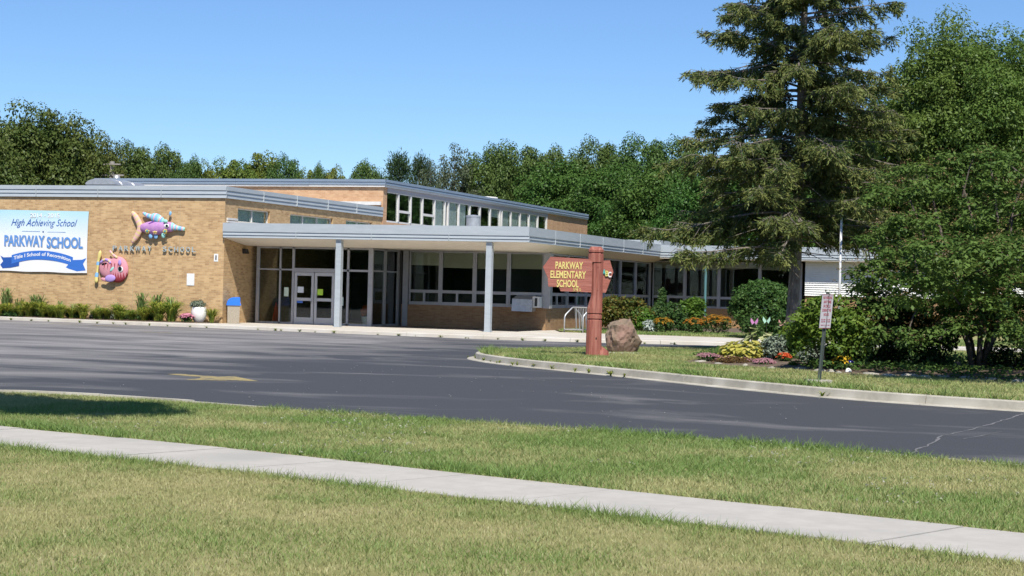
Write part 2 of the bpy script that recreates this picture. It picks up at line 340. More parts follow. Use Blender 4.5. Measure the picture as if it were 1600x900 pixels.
# island in the drive
ifr = [(-14.75, 42.6), (-14.83, 41.5), (-14.45, 40.25), (-13.55, 38.85), (-12.4, 37.55), (-10.82, 36.13), (-8.93, 34.42), (-7.3, 32.85), (-5.82, 31.5), (-4.5, 30.45), (-3.3, 29.75), (-1.29, 28.95), (2, 28.0), (9, 26.2)]
ibk = [(-14.75, 42.6), (-14.5, 44.3), (-13.75, 46.3), (-12.8, 48.3), (-11.8, 49.4), (-10.85, 50.3), (-9.2, 51.8), (-7.8, 54), (-6.9, 56.2)]
ifc, ibc = curve(ifr, .5), curve(ibk, .5)
isl = ifc+[(9, 56.3), (-2, 56.2), (-5.4, 56.0)]+ibc[::-1][:-1]
slab('island_lawn', isl, -.02, .15, LAWN)
KP = [(-.02, -.02), (-.02, .157), (.10, .155), (.125, .14), (.15, .02), (.33, .012), (.35, -.02)]
kerb('island_kerb', ifc, KP, KERBM, 3.2, 1)
kerb('island_back_kerb', ibc, [(-.02, -.02), (-.02, .156), (.11, .153), (.14, -.02)], KERBM, 3.2, -1)

# walkway and bed in front of the school
wkf = curve([(-62, 61.3), (-52, 61.2), (-42.4, 60.5), (-36.5, 59.6), (-32, 58.9), (-27, 57.8), (-22.7, 57.1), (-19, 56.7), (-16, 57.3), (-13, 58.4), (-10, 58.6), (-8, 57.6), (-5.4, 56.35), (-2.7, 56.4), (12, 56.6)], .8)
walk = [p for p in wkf]+[(12, 63.6), (-3, 63.4), (-8, 63.6), (-14, 65.2), (-18.4, 64.9), (-20.2, 65.2), (-21.3, 68), (-33.2, 70), (-62, 70)]
slab('walkway', walk, -.02, .12, CONC)
kerb('walkway_kerb', wkf, [(-.02, -.02), (-.02, .127), (.12, .125), (.15, .105), (.17, -.02)], CONC, 3.0, 1)
bed = [(-52, 61.5), (-34.2, 61.5), (-33.2, 61.5), (-33.1, 60.9), (-33.6, 60.2), (-36.5, 60.0), (-42.4, 60.85), (-52, 61.35)]
slab('wall_bed', bed, .05, .15, SOIL)
wl = [(12, 63.7), (-3, 63.5), (-8, 63.7), (-14, 65.3), (-18.4, 65.0), (-20.0, 65.3), (-21.2, 68), (-21.2, 84), (12, 84)]
slab('wing_lawn', wl, -.02, .13, LAWN)
slab('wing_bed', [(-20.9, 70), (-17.5, 70.0), (-14.5, 69.6), (-11, 69.3), (-10.5, 74), (-12, 82.5), (-20.9, 82.5)], .1, .16, SOIL)

# painted arrow, bay marks and crack in the lot
YEL = M('worn_yellow_paint', (.36, .285, .11), (.20, .175, .10), scale=9, rough=.9, contrast=(.4, .75), c3=(.12, .11, .095), s3=3.5)
CRK = M('grey_crack_dust', (.19, .185, .185), (.11, .11, .115), scale=12, rough=1)
b = MB(); av = [(-16.35, 28.55), (-16.25, 28.85), (-15.25, 28.45), (-15.1, 28.8), (-14.05, 27.7), (-15.2, 27.15), (-15.22, 27.75), (-15.4, 28.1)]
b.add([(x, y, .004) for x, y in av], [tuple(range(len(av)))]); o = b.build('arrow_marking', YEL, LOT)
for (x, y) in [(-37.9, 57.3), (-35.8, 56.9), (-30.6, 51.5)]:
    MB().add([(x, y, .004), (x+1.3, y-.15, .004), (x+1.3, y+.05, .004), (x, y+.2, .004)], [(0, 1, 2, 3)]).build('bay_marking', YEL, LOT)
def strip(name, pts, wd, mat, parent, z=.004):
    vs = []
    for i, p in enumerate(pts):
        a, c = Vector(pts[max(0, i-1)]), Vector(pts[min(len(pts)-1, i+1)]); t = (c-a).normalized(); n = Vector((-t.y, t.x)); k = wd*random.uniform(.5, 1.4)/2
        vs += [(p[0]+n.x*k, p[1]+n.y*k, z), (p[0]-n.x*k, p[1]-n.y*k, z)]
    return MB().add(vs, [(2*i, 2*i+1, 2*i+3, 2*i+2) for i in range(len(pts)-1)]).build(name, mat, parent)
ck = curve([(-2.1, 18.6), (-2.04, 19.6), (-2.06, 20.6), (-2.0, 21.3), (-1.99, 22.8), (-1.8, 23.7), (-1.62, 25.0), (-1.5, 26), (-1.25, 28.1)], .18)
strip('crack', [(x+random.uniform(-.025, .025), y) for x, y in ck], .035, CRK, LOT)
strip('crack', [(x+random.uniform(-.02, .02), y) for x, y in curve([(-1.72, 22.4), (-1.5, 23.2), (-1.35, 24.0)], .2)], .02, CRK, LOT)

# grass blades -----------------------------------------------------
def inside(px, py, poly):
    poly = np.array(poly); r = np.zeros(len(px), bool); j = len(poly)-1
    for i in range(len(poly)):
        xi, yi = poly[i]; xj, yj = poly[j]
        c = ((yi > py) != (yj > py)) & (px < (xj-xi)*(py-yi)/(yj-yi+1e-12)+xi); r ^= c; j = i
    return r
def vnoise(x, y, s, seed):
    r = np.random.default_rng(seed); g = r.random((64, 64)); x = x*s % 63; y = y*s % 63
    i, j = x.astype(int), y.astype(int); u, v = x-i, y-j; u = u*u*(3-2*u); v = v*v*(3-2*v)
    return (g[i, j]*(1-u)+g[i+1, j]*u)*(1-v)+(g[i, j+1]*(1-u)+g[i+1, j+1]*u)*v
def grass(name, polys, box, n, z, h, wd, edge=None, dry=.5, lean=1.8, avoid=None):
    x = RNG.uniform(box[0], box[1], n); y = RNG.uniform(box[2], box[3], n)
    k = np.zeros(n, bool)
    for p in polys: k |= inside(x, y, p)
    k &= (x > -.74*y-.6) & (x < -.035*y+.35+.15)         # what lies in view, with a margin on each side
    if avoid is not None: k &= ~inside(x, y, avoid)
    x, y = x[k], y[k]; n = len(x)
    pt = .55*vnoise(x, y, .9, 3)+.3*vnoise(x, y, 3.1, 5)+.15*vnoise(x, y, 9, 8)
    lv = np.clip((pt-.5)*1.45+dry+RNG.normal(0, .2, n), 0, 1)
    hh = h*RNG.uniform(.5, 1.25, n)*(1.25-.6*lv)
    if edge is not None:                               # longer, greener grass along the paving
        d = np.full(n, 9.)
        for ln in edge:
            ln = np.array(ln)
            for a, c in zip(ln[:-1], ln[1:]):
                ab = c-a; t = np.clip(((x-a[0])*ab[0]+(y-a[1])*ab[1])/(ab@ab), 0, 1)
                d = np.minimum(d, np.hypot(x-a[0]-t*ab[0], y-a[1]-t*ab[1]))
        e = np.exp(-(d/.28)**2)*RNG.uniform(.3, 1, n)*np.clip(vnoise(x, y, 2.2, 21)*1.8, .2, 1.3); hh *= 1+1.5*e; lv = np.clip(lv-.42*e, 0, 1)
    a = RNG.uniform(0, 2*np.pi, n); ln = RNG.uniform(.1, lean, n)*hh; w2 = wd*RNG.uniform(.6, 1.3, n)/2
    V = np.empty((n, 3, 3)); ca, sa = np.cos(a), np.sin(a)
    V[:, 0] = np.stack([x-sa*w2, y+ca*w2, np.full(n, z-.01)], 1); V[:, 1] = np.stack([x+sa*w2, y-ca*w2, np.full(n, z-.01)], 1)
    b2 = RNG.uniform(0, 2*np.pi, n); V[:, 2] = np.stack([x+np.cos(b2)*ln, y+np.sin(b2)*ln, z+hh], 1)
    me = np_mesh(name, V.reshape(-1, 3), np.arange(3*n).reshape(-1, 3), lv)
    o = finish(me, name, GRASSM, None, (0, 0, 0), False); return props(o, None, None, None, 'stuff')
g1 = grass('verge_grass', [lawnA], (-16, 1, 12, 21.2), 430000, .10, .036, .011, [swf[1:6], rdc[_k:]], .37)
props(g1, 'mown grass strip between sidewalk and dark lot', 'grass')
g2 = grass('street_grass', [[p for p in swn]+frontnear], (-12, 1, 7, 15.5), 420000, .095, .029, .009, [swn[1:6]], .56)
props(g2, 'dry mown grass in the foreground below sidewalk', 'grass')
BEDP = [(-9.4, 39.3), (-8.3, 38.0), (-7.3, 37.6), (-6.3, 37.1), (-5.3, 36.3), (-3.6, 35.7), (-2, 35.3), (2, 34.4), (4, 40), (-1.5, 43.5), (-6, 47.5), (-9.3, 48)]
g3 = grass('island_grass', [isl], (-15, 1.5, 28.5, 56), 400000, .15, .065, .022, [ifc], .5, avoid=BEDP)
props(g3, 'mown grass on the kerbed drive island', 'grass')
g4 = grass('wing_grass', [wl], (-21, 0, 63.5, 72), 60000, .13, .07, .04, None, .35)
props(g4, 'grass strip in front of the wing flower bed', 'grass')
# clover heads in the verge
n = 260; x = RNG.uniform(-13, .3, n*6); y = RNG.uniform(13, 21, n*6); k = inside(x, y, lawnA) & (vnoise(x, y, .7, 33) > .62); x, y = x[k], y[k]
Pq = np.stack([x, y, np.full(len(x), .142)], 1)

# ------------------------------------------------------------------ school
SCH = thing('school_building', 'low tan brick school with grey metal fascias, canopy entrance and taller clerestory block', 'building', (-32.86, 61.56, 0))
def wall(name, axis, c, t, u0, u1, z0, z1, holes, mat, parent=SCH, flip=1):
    """wall sheet of thickness t with openings; axis 'y': plane Y=c facing -Y, axis 'x': plane X=c facing +X"""
    us = sorted({u0, u1, *[v for h in holes for v in h[:2]]}); zs = sorted({z0, z1, *[v for h in holes for v in h[2:]]})
    us = [v for v in us if u0 <= v <= u1]; zs = [v for v in zs if z0 <= v <= z1]
    def pt(u, d, z): return (u, c+d, z) if axis == 'y' else (c-d, u, z)
    def solid(i, j):
        if i < 0 or j < 0 or i >= len(us)-1 or j >= len(zs)-1: return False
        um, zm = (us[i]+us[i+1])/2, (zs[j]+zs[j+1])/2
        return not any(h[0] < um < h[1] and h[2] < zm < h[3] for h in holes)
    b = MB()
    for i in range(len(us)-1):
        for j in range(len(zs)-1):
            if not solid(i, j): continue
            a, e, f, g = us[i], us[i+1], zs[j], zs[j+1]
            b.add([pt(a, 0, f), pt(e, 0, f), pt(e, 0, g), pt(a, 0, g)], [(0, 1, 2, 3)])
            b.add([pt(a, t, f), pt(e, t, f), pt(e, t, g), pt(a, t, g)], [(3, 2, 1, 0)])
            if not solid(i-1, j): b.add([pt(a, 0, f), pt(a, t, f), pt(a, t, g), pt(a, 0, g)], [(3, 2, 1, 0)])
            if not solid(i+1, j): b.add([pt(e, 0, f), pt(e, t, f), pt(e, t, g), pt(e, 0, g)], [(0, 1, 2, 3)])
            if not solid(i, j-1): b.add([pt(a, 0, f), pt(e, 0, f), pt(e, t, f), pt(a, t, f)], [(3, 2, 1, 0)])
            if not solid(i, j+1): b.add([pt(a, 0, g), pt(e, 0, g), pt(e, t, g), pt(a, t, g)], [(0, 1, 2, 3)])
    return b.build(name, mat, parent)
def bars(name, axis, c, d0, d1, rects, mat, parent):
    b = MB()
    for u0, u1, z0, z1 in rects:
        if axis == 'y': b.box(u0, u1, c+d0, c+d1, z0, z1)
        else: b.box(c-d1, c-d0, u0, u1, z0, z1)
    return b.build(name, mat, parent)
def sheet(name, axis, c, d, u0, u1, z0, z1, mat, parent, wob=0, th=.006):
    b = MB()
    if not wob:
        if axis == 'y': b.box(u0, u1, c+d, c+d+th, z0, z1)
        else: b.box(c-d-th, c-d, u0, u1, z0, z1)
    else:
        n = max(6, int((u1-u0)/.06)); vs = []
        for i in range(n+1):
            u = u0+(u1-u0)*i/n; k = d+wob*math.sin(u*38)+wob*.4*math.sin(u*17+1)
            for z in (z0, z1): vs.append((u, c+k, z) if axis == 'y' else (c-k, u, z))
        b.add(vs, [(2*i, 2*i+2, 2*i+3, 2*i+1) for i in range(n)])
    return b.build(name, mat, parent, smooth=bool(wob))
def window(axis, c, u0, u1, z0, z1, mulls, parent=SCH, frame=ALU, glass=GLASS, fw_=.05, dep=.07, setb=.06, label=None):
    """window part with frame, mullions (rects) and one glass pane"""
    w0 = bars('window', axis, c, setb, setb+dep, [(u0, u0+fw_, z0, z1), (u1-fw_, u1, z0, z1), (u0+fw_, u1-fw_, z0, z0+fw_), (u0+fw_, u1-fw_, z1-fw_, z1)], frame, parent)
    for r in mulls: bars('mullion', axis, c, setb-.004, setb+dep-.004, [r], frame, w0)
    cuts_u = sorted({u0+fw_, u1-fw_, *[v for r in mulls if r[3]-r[2] > .9*(z1-z0-2*fw_) for v in r[:2]]})
    for i in range(0, len(cuts_u)-1, 2): sheet('pane', axis, c, setb+dep*.5, cuts_u[i], cuts_u[i+1], z0+fw_, z1-fw_, glass, w0)
    return w0
# fascia panels: profile (depth outwards, z) extruded along the wall
def fascia(axis, c, u0, u1, prof, mat, name='fascia', seg=3.05, sgn=1, parent=SCH, off=0.0):
    root = MB()
    zz = [p[1] for p in prof]; z0, z1 = min(zz)+.02, max(zz)-.02
    if axis == 'y': root.box(u0+.01, u1-.01, c-.012, c+.04, z0, z1)
    else: root.box(c-.04, c+.012, u0+.01, u1-.01, z0, z1)
    r = root.build(name, DARKM, parent)
    n = max(1, round((u1-u0)/seg)); d = (u1-u0)/n; m = len(prof)
    for q in range(n):
        a, e = u0+q*d+(.004 if q else 0), u0+(q+1)*d-(.004 if q < n-1 else 0); dd = random.uniform(-.004, .004)
        vs = []
        for u in (a, e):
            for k, z in prof: vs.append((u, c-k-dd, z) if axis == 'y' else (c+k+dd, u, z))
        fs = [(i, (i+1) % m, m+(i+1) % m, m+i) for i in range(m)]+[tuple(range(m-1, -1, -1)), tuple(range(m, 2*m))]
        MB().add(vs, fs).build('fascia_panel', mat, r)
        if q and mat is METAL:
            jb = MB()
            if axis == 'y': jb.box(a-.010, a+.006, c-prof[1][0]-.042, c-.02, z0, z1)
            else: jb.box(c+.02, c+prof[1][0]+.042, a-.010, a+.006, z0, z1)
            jb.build('seam', SEAM, r)
    return r
LAP = [(.0, 5.0), (.075, 5.0), (.05, 5.14), (.052, 5.145), (.085, 5.15), (.06, 5.29), (.062, 5.295), (.095, 5.30), (.085, 5.46), (.0, 5.465)]
CAN = [(.0, 3.46), (.05, 3.465), (.035, 3.56), (.037, 3.565), (.07, 3.572), (.05, 3.68), (.052, 3.685), (.085, 3.692), (.075, 4.03), (.0, 4.035)]
# low block
wall('wall', 'y', 61.56, .3, -50, -32.86, .0, 5.05, [], BRICK)
W1, W2, W3 = (62.64, 65.45, 4.12, 4.67), (67.33, 71.61, 4.12, 4.67), (73.03, 75.97, 4.12, 4.67)
wall('wall', 'x', -32.86, .3, 61.861, 77.17, .0, 5.05, [W1, W2, W3], BRICK)
MB().box(-33.16, -32.86, 61.56, 61.861, 0, 5.05)
for x in (-47.1, -45.05, -43.0, -40.95, -38.9, -36.87, -34.83): MB().box(x-.006, x+.006, 61.557, 61.565, .14, 4.99).build('expansion_joint', M('joint_%d' % int(-x), (.42, .33, .21), rough=.9), SCH)
for (a, e, f, g), q in ((W1, 1), (W2, 2), (W3, 1)):
    ms = [(a+(e-a)*(k+1)/(q+1)-.03, a+(e-a)*(k+1)/(q+1)+.03, f, g) for k in range(q)]
    w0 = window('x', -32.86, a, e, f, g, ms, frame=MULL, glass=GLASS2, fw_=.045, setb=.10)
    sheet('curtain', 'x', -32.86, .24, a+.05, e-.05, f, g-.02, CURT, w0, wob=.02)
    MB().box(-32.97, -32.80, a-.03, e+.03, f-.06, f-.002).build('sill', WHITE, w0)
MB().box(-32.9, -32.78, 61.7, 62.55, 4.06, 4.13).box(-32.9, -32.79, 61.72, 62.55, 4.16, 4.24).build('flashing', WHITE, SCH)
fascia('y', 61.56, -50, -32.775, LAP, METAL); fascia('x', -32.86, 61.56, 77.1, LAP, METAL)
MB().box(-50, -32.9, 61.6, 77.1, 5.2, 5.40).build('roof', ROOF, SCH)
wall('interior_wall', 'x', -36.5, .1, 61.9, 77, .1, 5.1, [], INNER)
wall('wall', 'x', -49.7, .3, 61.9, 77.1, 0, 5.05, [], BRICK)
MB().box(-36.6, -36.45, 75.2, 77.1, 5.46, 5.66).build('flashing', WHITE, SCH)
MB().box(-37.6, -32.9, 77.02, 77.14, 5.56, 5.72).build('flashing', WHITE, SCH)
# taller block
wall('wall', 'y', 77.17, .3, -48.4, -32.83, 0, 6.44, [], BRICK2)
WT = (77.64, 102.89, 4.78, 6.23)
wall('wall', 'x', -32.83, .3, 77.471, 111.2, 0, 6.44, [WT], BRICK2)
wall('wall', 'x', -48.1, .3, 77.48, 111.2, 0, 6.44, [], BRICK2); wall('wall', 'y', 111.2, .3, -48.4, -32.83, 0, 6.44, [], BRICK2)
TP = [(0, 6.42), (.11, 6.42), (.11, 6.52), (0, 6.52)]
TR = [(0, 6.52), (.15, 6.522), (.12, 6.64), (.122, 6.65), (.15, 6.655), (.13, 6.78), (0, 6.785)]
fascia('y', 77.17, -48.5, -32.72, TP, WHITE, 'trim', 3.6); fascia('x', -32.83, 77.17, 111.3, TP, WHITE, 'trim', 3.6)
fascia('y', 77.17, -48.5, -32.68, TR, METAL2, 'roof_edge', 3.6); fascia('x', -32.83, 77.17, 111.3, TR, METAL2, 'roof_edge', 3.6)
MB().box(-48.4, -32.85, 77.2, 111.2, 6.5, 6.74).build('roof', ROOF, SCH)
MB().box(-32.95, -32.80, 77.66, 102.85, 6.225, 6.415).build('frieze', FRIEZE, SCH)
cl = bars('clerestory', 'x', -32.83, .0, .10, [(77.66, 102.87, 4.78, 4.86), (77.66, 102.87, 6.18, 6.225)], MULL, SCH)
ml = [(78.9, 79.23), (80.5, 80.8), (82.06, 82.36), (83.74, 84.04), (85.22, 85.5), (85.68, 85.98), (87.25, 87.58), (88.92, 89.25), (90.52, 90.86), (92.2, 92.54), (93.86, 94.1), (94.22, 94.46), (95.78, 96.1), (97.42, 97.76), (99.08, 99.44), (100.76, 101.1), (102.5, 102.85)]
for a, e in ml: MB().box(-32.89, -32.80, (a+e)/2-.07, (a+e)/2+.07, 4.862, 6.178).build('mullion', MULL, cl)
edges = [77.66]+[v for p in ml for v in p]
pan = [(edges[2*i], edges[2*i+1]) for i in range(len(ml))]
kinds = ['d', 'b', 'd', 'b', 'c', None, 'c', 'c', 'd', 'd', 'h', None, 'c', 'c', 'k', 'k', 'd']
for (a, e), k in zip(pan, kinds):
    if k is None: continue
    sheet('pane', 'x', -32.83, .03, a-.06, e+.06, 4.86, 6.18, GLASS2, cl)
    if k == 'b': MB().box(-32.88, -32.81, a-.06, e+.06, 5.30, 5.42).build('transom', MULL, cl)
    if k in 'chk':
        zb = {'c': 4.8, 'h': 5.75, 'k': 5.15}[k]; sheet('curtain', 'x', -32.83, .09, a-.04, e-(.25 if k == 'c' and random.random() < .5 else 0), zb, 6.2, CURT2, cl, wob=.006)
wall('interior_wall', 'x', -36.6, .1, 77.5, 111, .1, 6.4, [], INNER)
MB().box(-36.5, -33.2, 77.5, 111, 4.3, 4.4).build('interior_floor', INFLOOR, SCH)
# roof things on the blocks
b = MB()
n = 10; prof = [(math.cos(math.pi*k/n)*.72-.0, math.sin(math.pi*k/n)*.26) for k in range(n+1)]
hd = []
for i, (y, s) in enumerate(((64.0, 1), (64.06, 1.0), (64.5, 1.0), (64.52, 1.05), (65.0, 1.05), (65.02, 1), (65.5, 1), (65.52, 1.05), (66.0, 1.05), (66.02, 1), (66.5, 1), (66.6, .8))):
    hd += [(-40.0+px*s, y, 5.42+.24+pz*s) for px, pz in prof]
m = n+1; b.add(hd, [(i*m+k, i*m+k+1, (i+1)*m+k+1, (i+1)*m+k) for i in range(11) for k in range(n)]+[tuple(range(m))[::-1], tuple(range(11*m, 12*m))])
b.box(-40.7, -39.3, 64.05, 66.5, 5.38, 5.67)
b.build('roof_hood', GALV, SCH, smooth=False)
MB().lathe([(.62, 6.7), (.62, 7.18), (.60, 7.22), (.1, 7.26)], (-35.6, 99.6, 0), 24).build('roof_vent', WHITE, SCH, smooth=False)
MB().lathe([(.42, 3.98), (.42, 4.06), (.29, 4.14), (.29, 4.62), (.31, 4.63), (.31, 4.69), (.05, 4.72)], (-24.75, 67.6, 0), 24).build('roof_vent', GALV, SCH, smooth=False)

# canopy: roof, fascia, sloped edge of the soffit, flat soffit
cn = MB().box(-32.80, -20.42, 61.46, 92, 3.55, 3.98).build('canopy', ROOF, SCH)
fascia('y', 61.46, -32.84, -20.285, CAN, METAL, 'canopy_fascia', 3.1); fascia('x', -20.42, 61.46, 81.5, CAN, METAL, 'canopy_fascia', 3.1)
xi, yi = -21.22, 63.35
so_ = MB()
so_.add([(-32.85, 61.44, 3.465), (-20.40, 61.44, 3.465), (xi, yi, 3.21), (-32.85, yi, 3.21)], [(0, 3, 2, 1)])
so_.add([(-20.40, 61.44, 3.465), (-20.40, 83.5, 3.465), (xi, 83.5, 3.21), (xi, yi, 3.21)], [(0, 3, 2, 1)])
so_.add([(-32.85, yi, 3.21), (xi, yi, 3.21), (xi, 83.5, 3.21), (-32.85, 83.5, 3.21)], [(0, 3, 2, 1)])
so_.build('soffit', SOFFIT, cn)
for i, x in enumerate((-27.96, -21.88)):
    c = MB(); hw = .11
    c.box(x-hw, x+hw, 61.62-hw, 61.62+hw, .12, 3.46).box(x-.13, x+.13, 61.62-.13, 61.62+.13, .118, .15)
    c.build('column', METAL, cn)
# vestibule
YV, XV, YW, XW = 63.85, -27.6, 66.8, -21.3
zt, zb = 3.20, .125
vf = bars('vestibule_front', 'y', YV, 0, .09, [(-32.6, -32.46, zb, zt), (-31.58, -31.51, zb, zt), (-31.02, -30.92, zb, zt), (-29.16, -29.04, zb, zt), (-28.63, -28.54, zb, zt), (-27.72, -27.53, zb, zt), (-32.46, -27.72, 3.13, zt), (-32.46, -31.02, 2.26, 2.32), (-29.04, -27.72, 2.26, 2.34), (-30.92, -29.16, 2.20, 2.36), (-32.46, -31.02, zb, .2), (-29.04, -27.72, zb, .2)], ALU, SCH)
for a, e, f, g in [(-32.46, -31.58, .2, 2.26), (-31.51, -31.02, .2, 2.26), (-32.46, -31.58, 2.32, 3.13), (-31.51, -31.02, 2.32, 3.13), (-30.92, -29.16, 2.36, 3.13), (-29.04, -28.63, .2, 2.26), (-28.54, -27.72, .2, 2.26), (-29.04, -28.63, 2.34, 3.13), (-28.54, -27.72, 2.34, 3.13)]:
    sheet('pane', 'y', YV, .045, a, e, f, g, GLASS, vf)
for a, e, hx in ((-30.91, -30.06, -30.13), (-30.03, -29.17, -29.95)):
    d = bars('door', 'y', YV, .02, .07, [(a, a+.11, .13, 2.19), (e-.11, e, .13, 2.19), (a+.11, e-.11, .13, .40), (a+.11, e-.11, 1.06, 1.18), (a+.11, e-.11, 2.06, 2.19)], M('door_aluminium_%d' % int(-a), (.50, .50, .51), rough=.4, metal=.25), SCH)
    sheet('pane', 'y', YV, .045, a+.11, e-.11, .40, 1.06, GLASS, d); sheet('pane', 'y', YV, .045, a+.11, e-.11, 1.18, 2.06, GLASS, d)
    MB().tube([(hx, YV+.02, 1.0), (hx, YV-.05, 1.02), (hx, YV-.05, 1.32), (hx, YV+.02, 1.34)], .014, 6).build('handle', GALV, d)
vs_ = bars('vestibule_side', 'x', XV, .0, .08, [(65.2, 65.28, zb, zt), (65.34, 65.42, zb, zt), (66.62, 66.8, zb, zt), (63.95, 66.62, 2.28, 2.34), (63.95, 66.62, zb, .2), (63.95, 66.62, 3.13, zt)], ALU, SCH)
for a, e in ((63.95, 65.2), (65.42, 66.62)):
    sheet('pane', 'x', XV, .04, a, e, .2, 2.28, GLASS, vs_); sheet('pane', 'x', XV, .04, a, e, 2.34, 3.13, GLASS, vs_)
# classroom window wall
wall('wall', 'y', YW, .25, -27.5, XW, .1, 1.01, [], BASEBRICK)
def bank(axis, c, ug, blind, brick=True):
    """bays of window: upper light with blind, two lower lights"""
    for i in range(len(ug)-1):
        a, e = ug[i]+.03, ug[i+1]-.03; mid = (a+e)/2
        w0 = bars('window', axis, c, .04, .12, [(a, a+.055, 1.01, zt), (e-.055, e, 1.01, zt), (a+.055, e-.055, 1.01, 1.14), (a+.055, e-.055, 1.50, 1.62), (a+.055, e-.055, zt-.06, zt)], ALU, SCH)
        bars('mullion', axis, c, .038, .115, [(mid-.045, mid+.045, 1.14, 1.50)], ALU, w0)
        sheet('pane', axis, c, .08, a+.055, e-.055, 1.62, zt-.06, GLASS, w0)
        sheet('pane', axis, c, .08, a+.055, mid-.045, 1.14, 1.50, GLASS, w0); sheet('pane', axis, c, .08, mid+.045, e-.055, 1.14, 1.50, GLASS, w0)
        if blind: sheet('blind', axis, c, .17, a+.03, e-.03, blind[i % len(blind)], zt-.01, BLIND, w0)
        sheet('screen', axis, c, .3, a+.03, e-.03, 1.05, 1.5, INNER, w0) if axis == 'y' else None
ug = [-27.22, -25.83, -24.36, -22.91, -21.42]
bank('y', YW, ug, [2.62, 2.53, 2.52, 2.55])
for u in ug[1:-1]: bars('mullion', 'y', YW, .02, .14, [(u-.03, u+.03, 1.01, zt)], ALU, SCH)
bars('corner_post', 'y', YW, -.03, .2, [(-27.45, -27.22, .12, zt)], ALU, SCH); bars('corner_post', 'y', YW, -.04, .25, [(-21.42, -21.12, 1.0, zt)], ALU, SCH)
# side of the classroom range facing the drive
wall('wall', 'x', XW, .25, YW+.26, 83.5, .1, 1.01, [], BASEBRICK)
vg = [67.06+k*2.74 for k in range(7)]
bank('x', XW, vg, [2.9, 3.0, 2.8])
for u in vg[1:]: bars('mullion', 'x', XW, .0, .14, [(u-.05, u+.05, 1.01, zt)], ALU, SCH)
# wing
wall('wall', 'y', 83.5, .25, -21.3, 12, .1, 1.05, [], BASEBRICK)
wg = [-21.25, -19.62, -17.95, -15.97, -14.0]
zt_keep = zt; zt = 3.3
bank('y', 83.5, wg, [2.95, 2.9, 3.0])
for u in wg[1:]: bars('mullion', 'y', 83.5, .0, .14, [(u-.06, u+.06, 1.05, zt)], ALU, SCH)
zt = zt_keep
SID = M('white_siding', (.74, .74, .71), (.68, .68, .65), scale=3, rough=.6)
b = MB(); z = 1.78
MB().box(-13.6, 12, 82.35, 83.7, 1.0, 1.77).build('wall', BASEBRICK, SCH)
vs = []
while z < 3.36: vs += [(82.25, z), (82.30, z+.098)]; z += .1
b.add([(-13.6, y, zz) for y, zz in vs]+[(12, y, zz) for y, zz in vs], [(i, len(vs)+i, len(vs)+i+1, i+1) for i in range(len(vs)-1)]); b.box(-13.59, 12, 82.32, 83.45, 1.79, 3.37)
b.build('siding', SID, SCH)
wn = MB().box(-20.40, 12, 81.66, 93, 3.48, 3.98).build('roof', ROOF, SCH)
CANW = [(k, z-.02) for k, z in CAN]
fascia('y', 81.64, -20.42, 12, CANW, METAL, 'wing_fascia', 3.4)
MB().box(-20.41, 12, 81.62, 83.5, 3.38, 3.47).build('soffit', SOFFIT, SCH)
MB().box(-26, -21.45, 86, 91, 3.99, 4.37).build('roof_step', METAL, SCH)
TEAL = M('teal_paint', (.10, .22, .23), rough=.45)
MB().tube([(-18.25, 81.95, .14), (-18.25, 81.95, 3.4)], .06, 10).build('eave_post', TEAL, SCH)
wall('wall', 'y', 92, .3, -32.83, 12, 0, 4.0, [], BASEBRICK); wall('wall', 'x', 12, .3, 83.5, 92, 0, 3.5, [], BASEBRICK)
# interiors
MB().box(-32.6, -21.5, 63.95, 83, .121, .127).box(-21.2, 11.8, 83.8, 91.8, .121, .127).build('interior_floor', INFLOOR, SCH)
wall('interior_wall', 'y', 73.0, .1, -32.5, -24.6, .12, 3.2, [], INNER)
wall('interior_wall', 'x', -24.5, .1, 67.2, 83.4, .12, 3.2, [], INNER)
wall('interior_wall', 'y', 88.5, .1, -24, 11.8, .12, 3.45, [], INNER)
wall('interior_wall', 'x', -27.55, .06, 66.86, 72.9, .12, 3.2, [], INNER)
LAMP = bpy.data.materials.new('lit_tube'); LAMP.use_nodes = True; _t = LAMP.node_tree; _t.nodes.clear(); _e = _t.nodes.new('ShaderNodeEmission'); _e.inputs[0].default_value = (.9, .97, 1, 1); _e.inputs[1].default_value = 1.6; _q = _t.nodes.new('ShaderNodeOutputMaterial'); _t.links.new(_e.outputs[0], _q.inputs[0])
cl_ = thing('ceiling_light', 'lit white strip light behind the glass right of the corner post', 'light', (-22.1, 70, 3.1))
MB().box(-21.85, -21.70, 68.7, 71.1, 3.07, 3.135).build('tube', LAMP, cl_); MB().box(-21.88, -21.67, 68.65, 71.15, 3.136, 3.19).build('housing', WHITE, cl_)
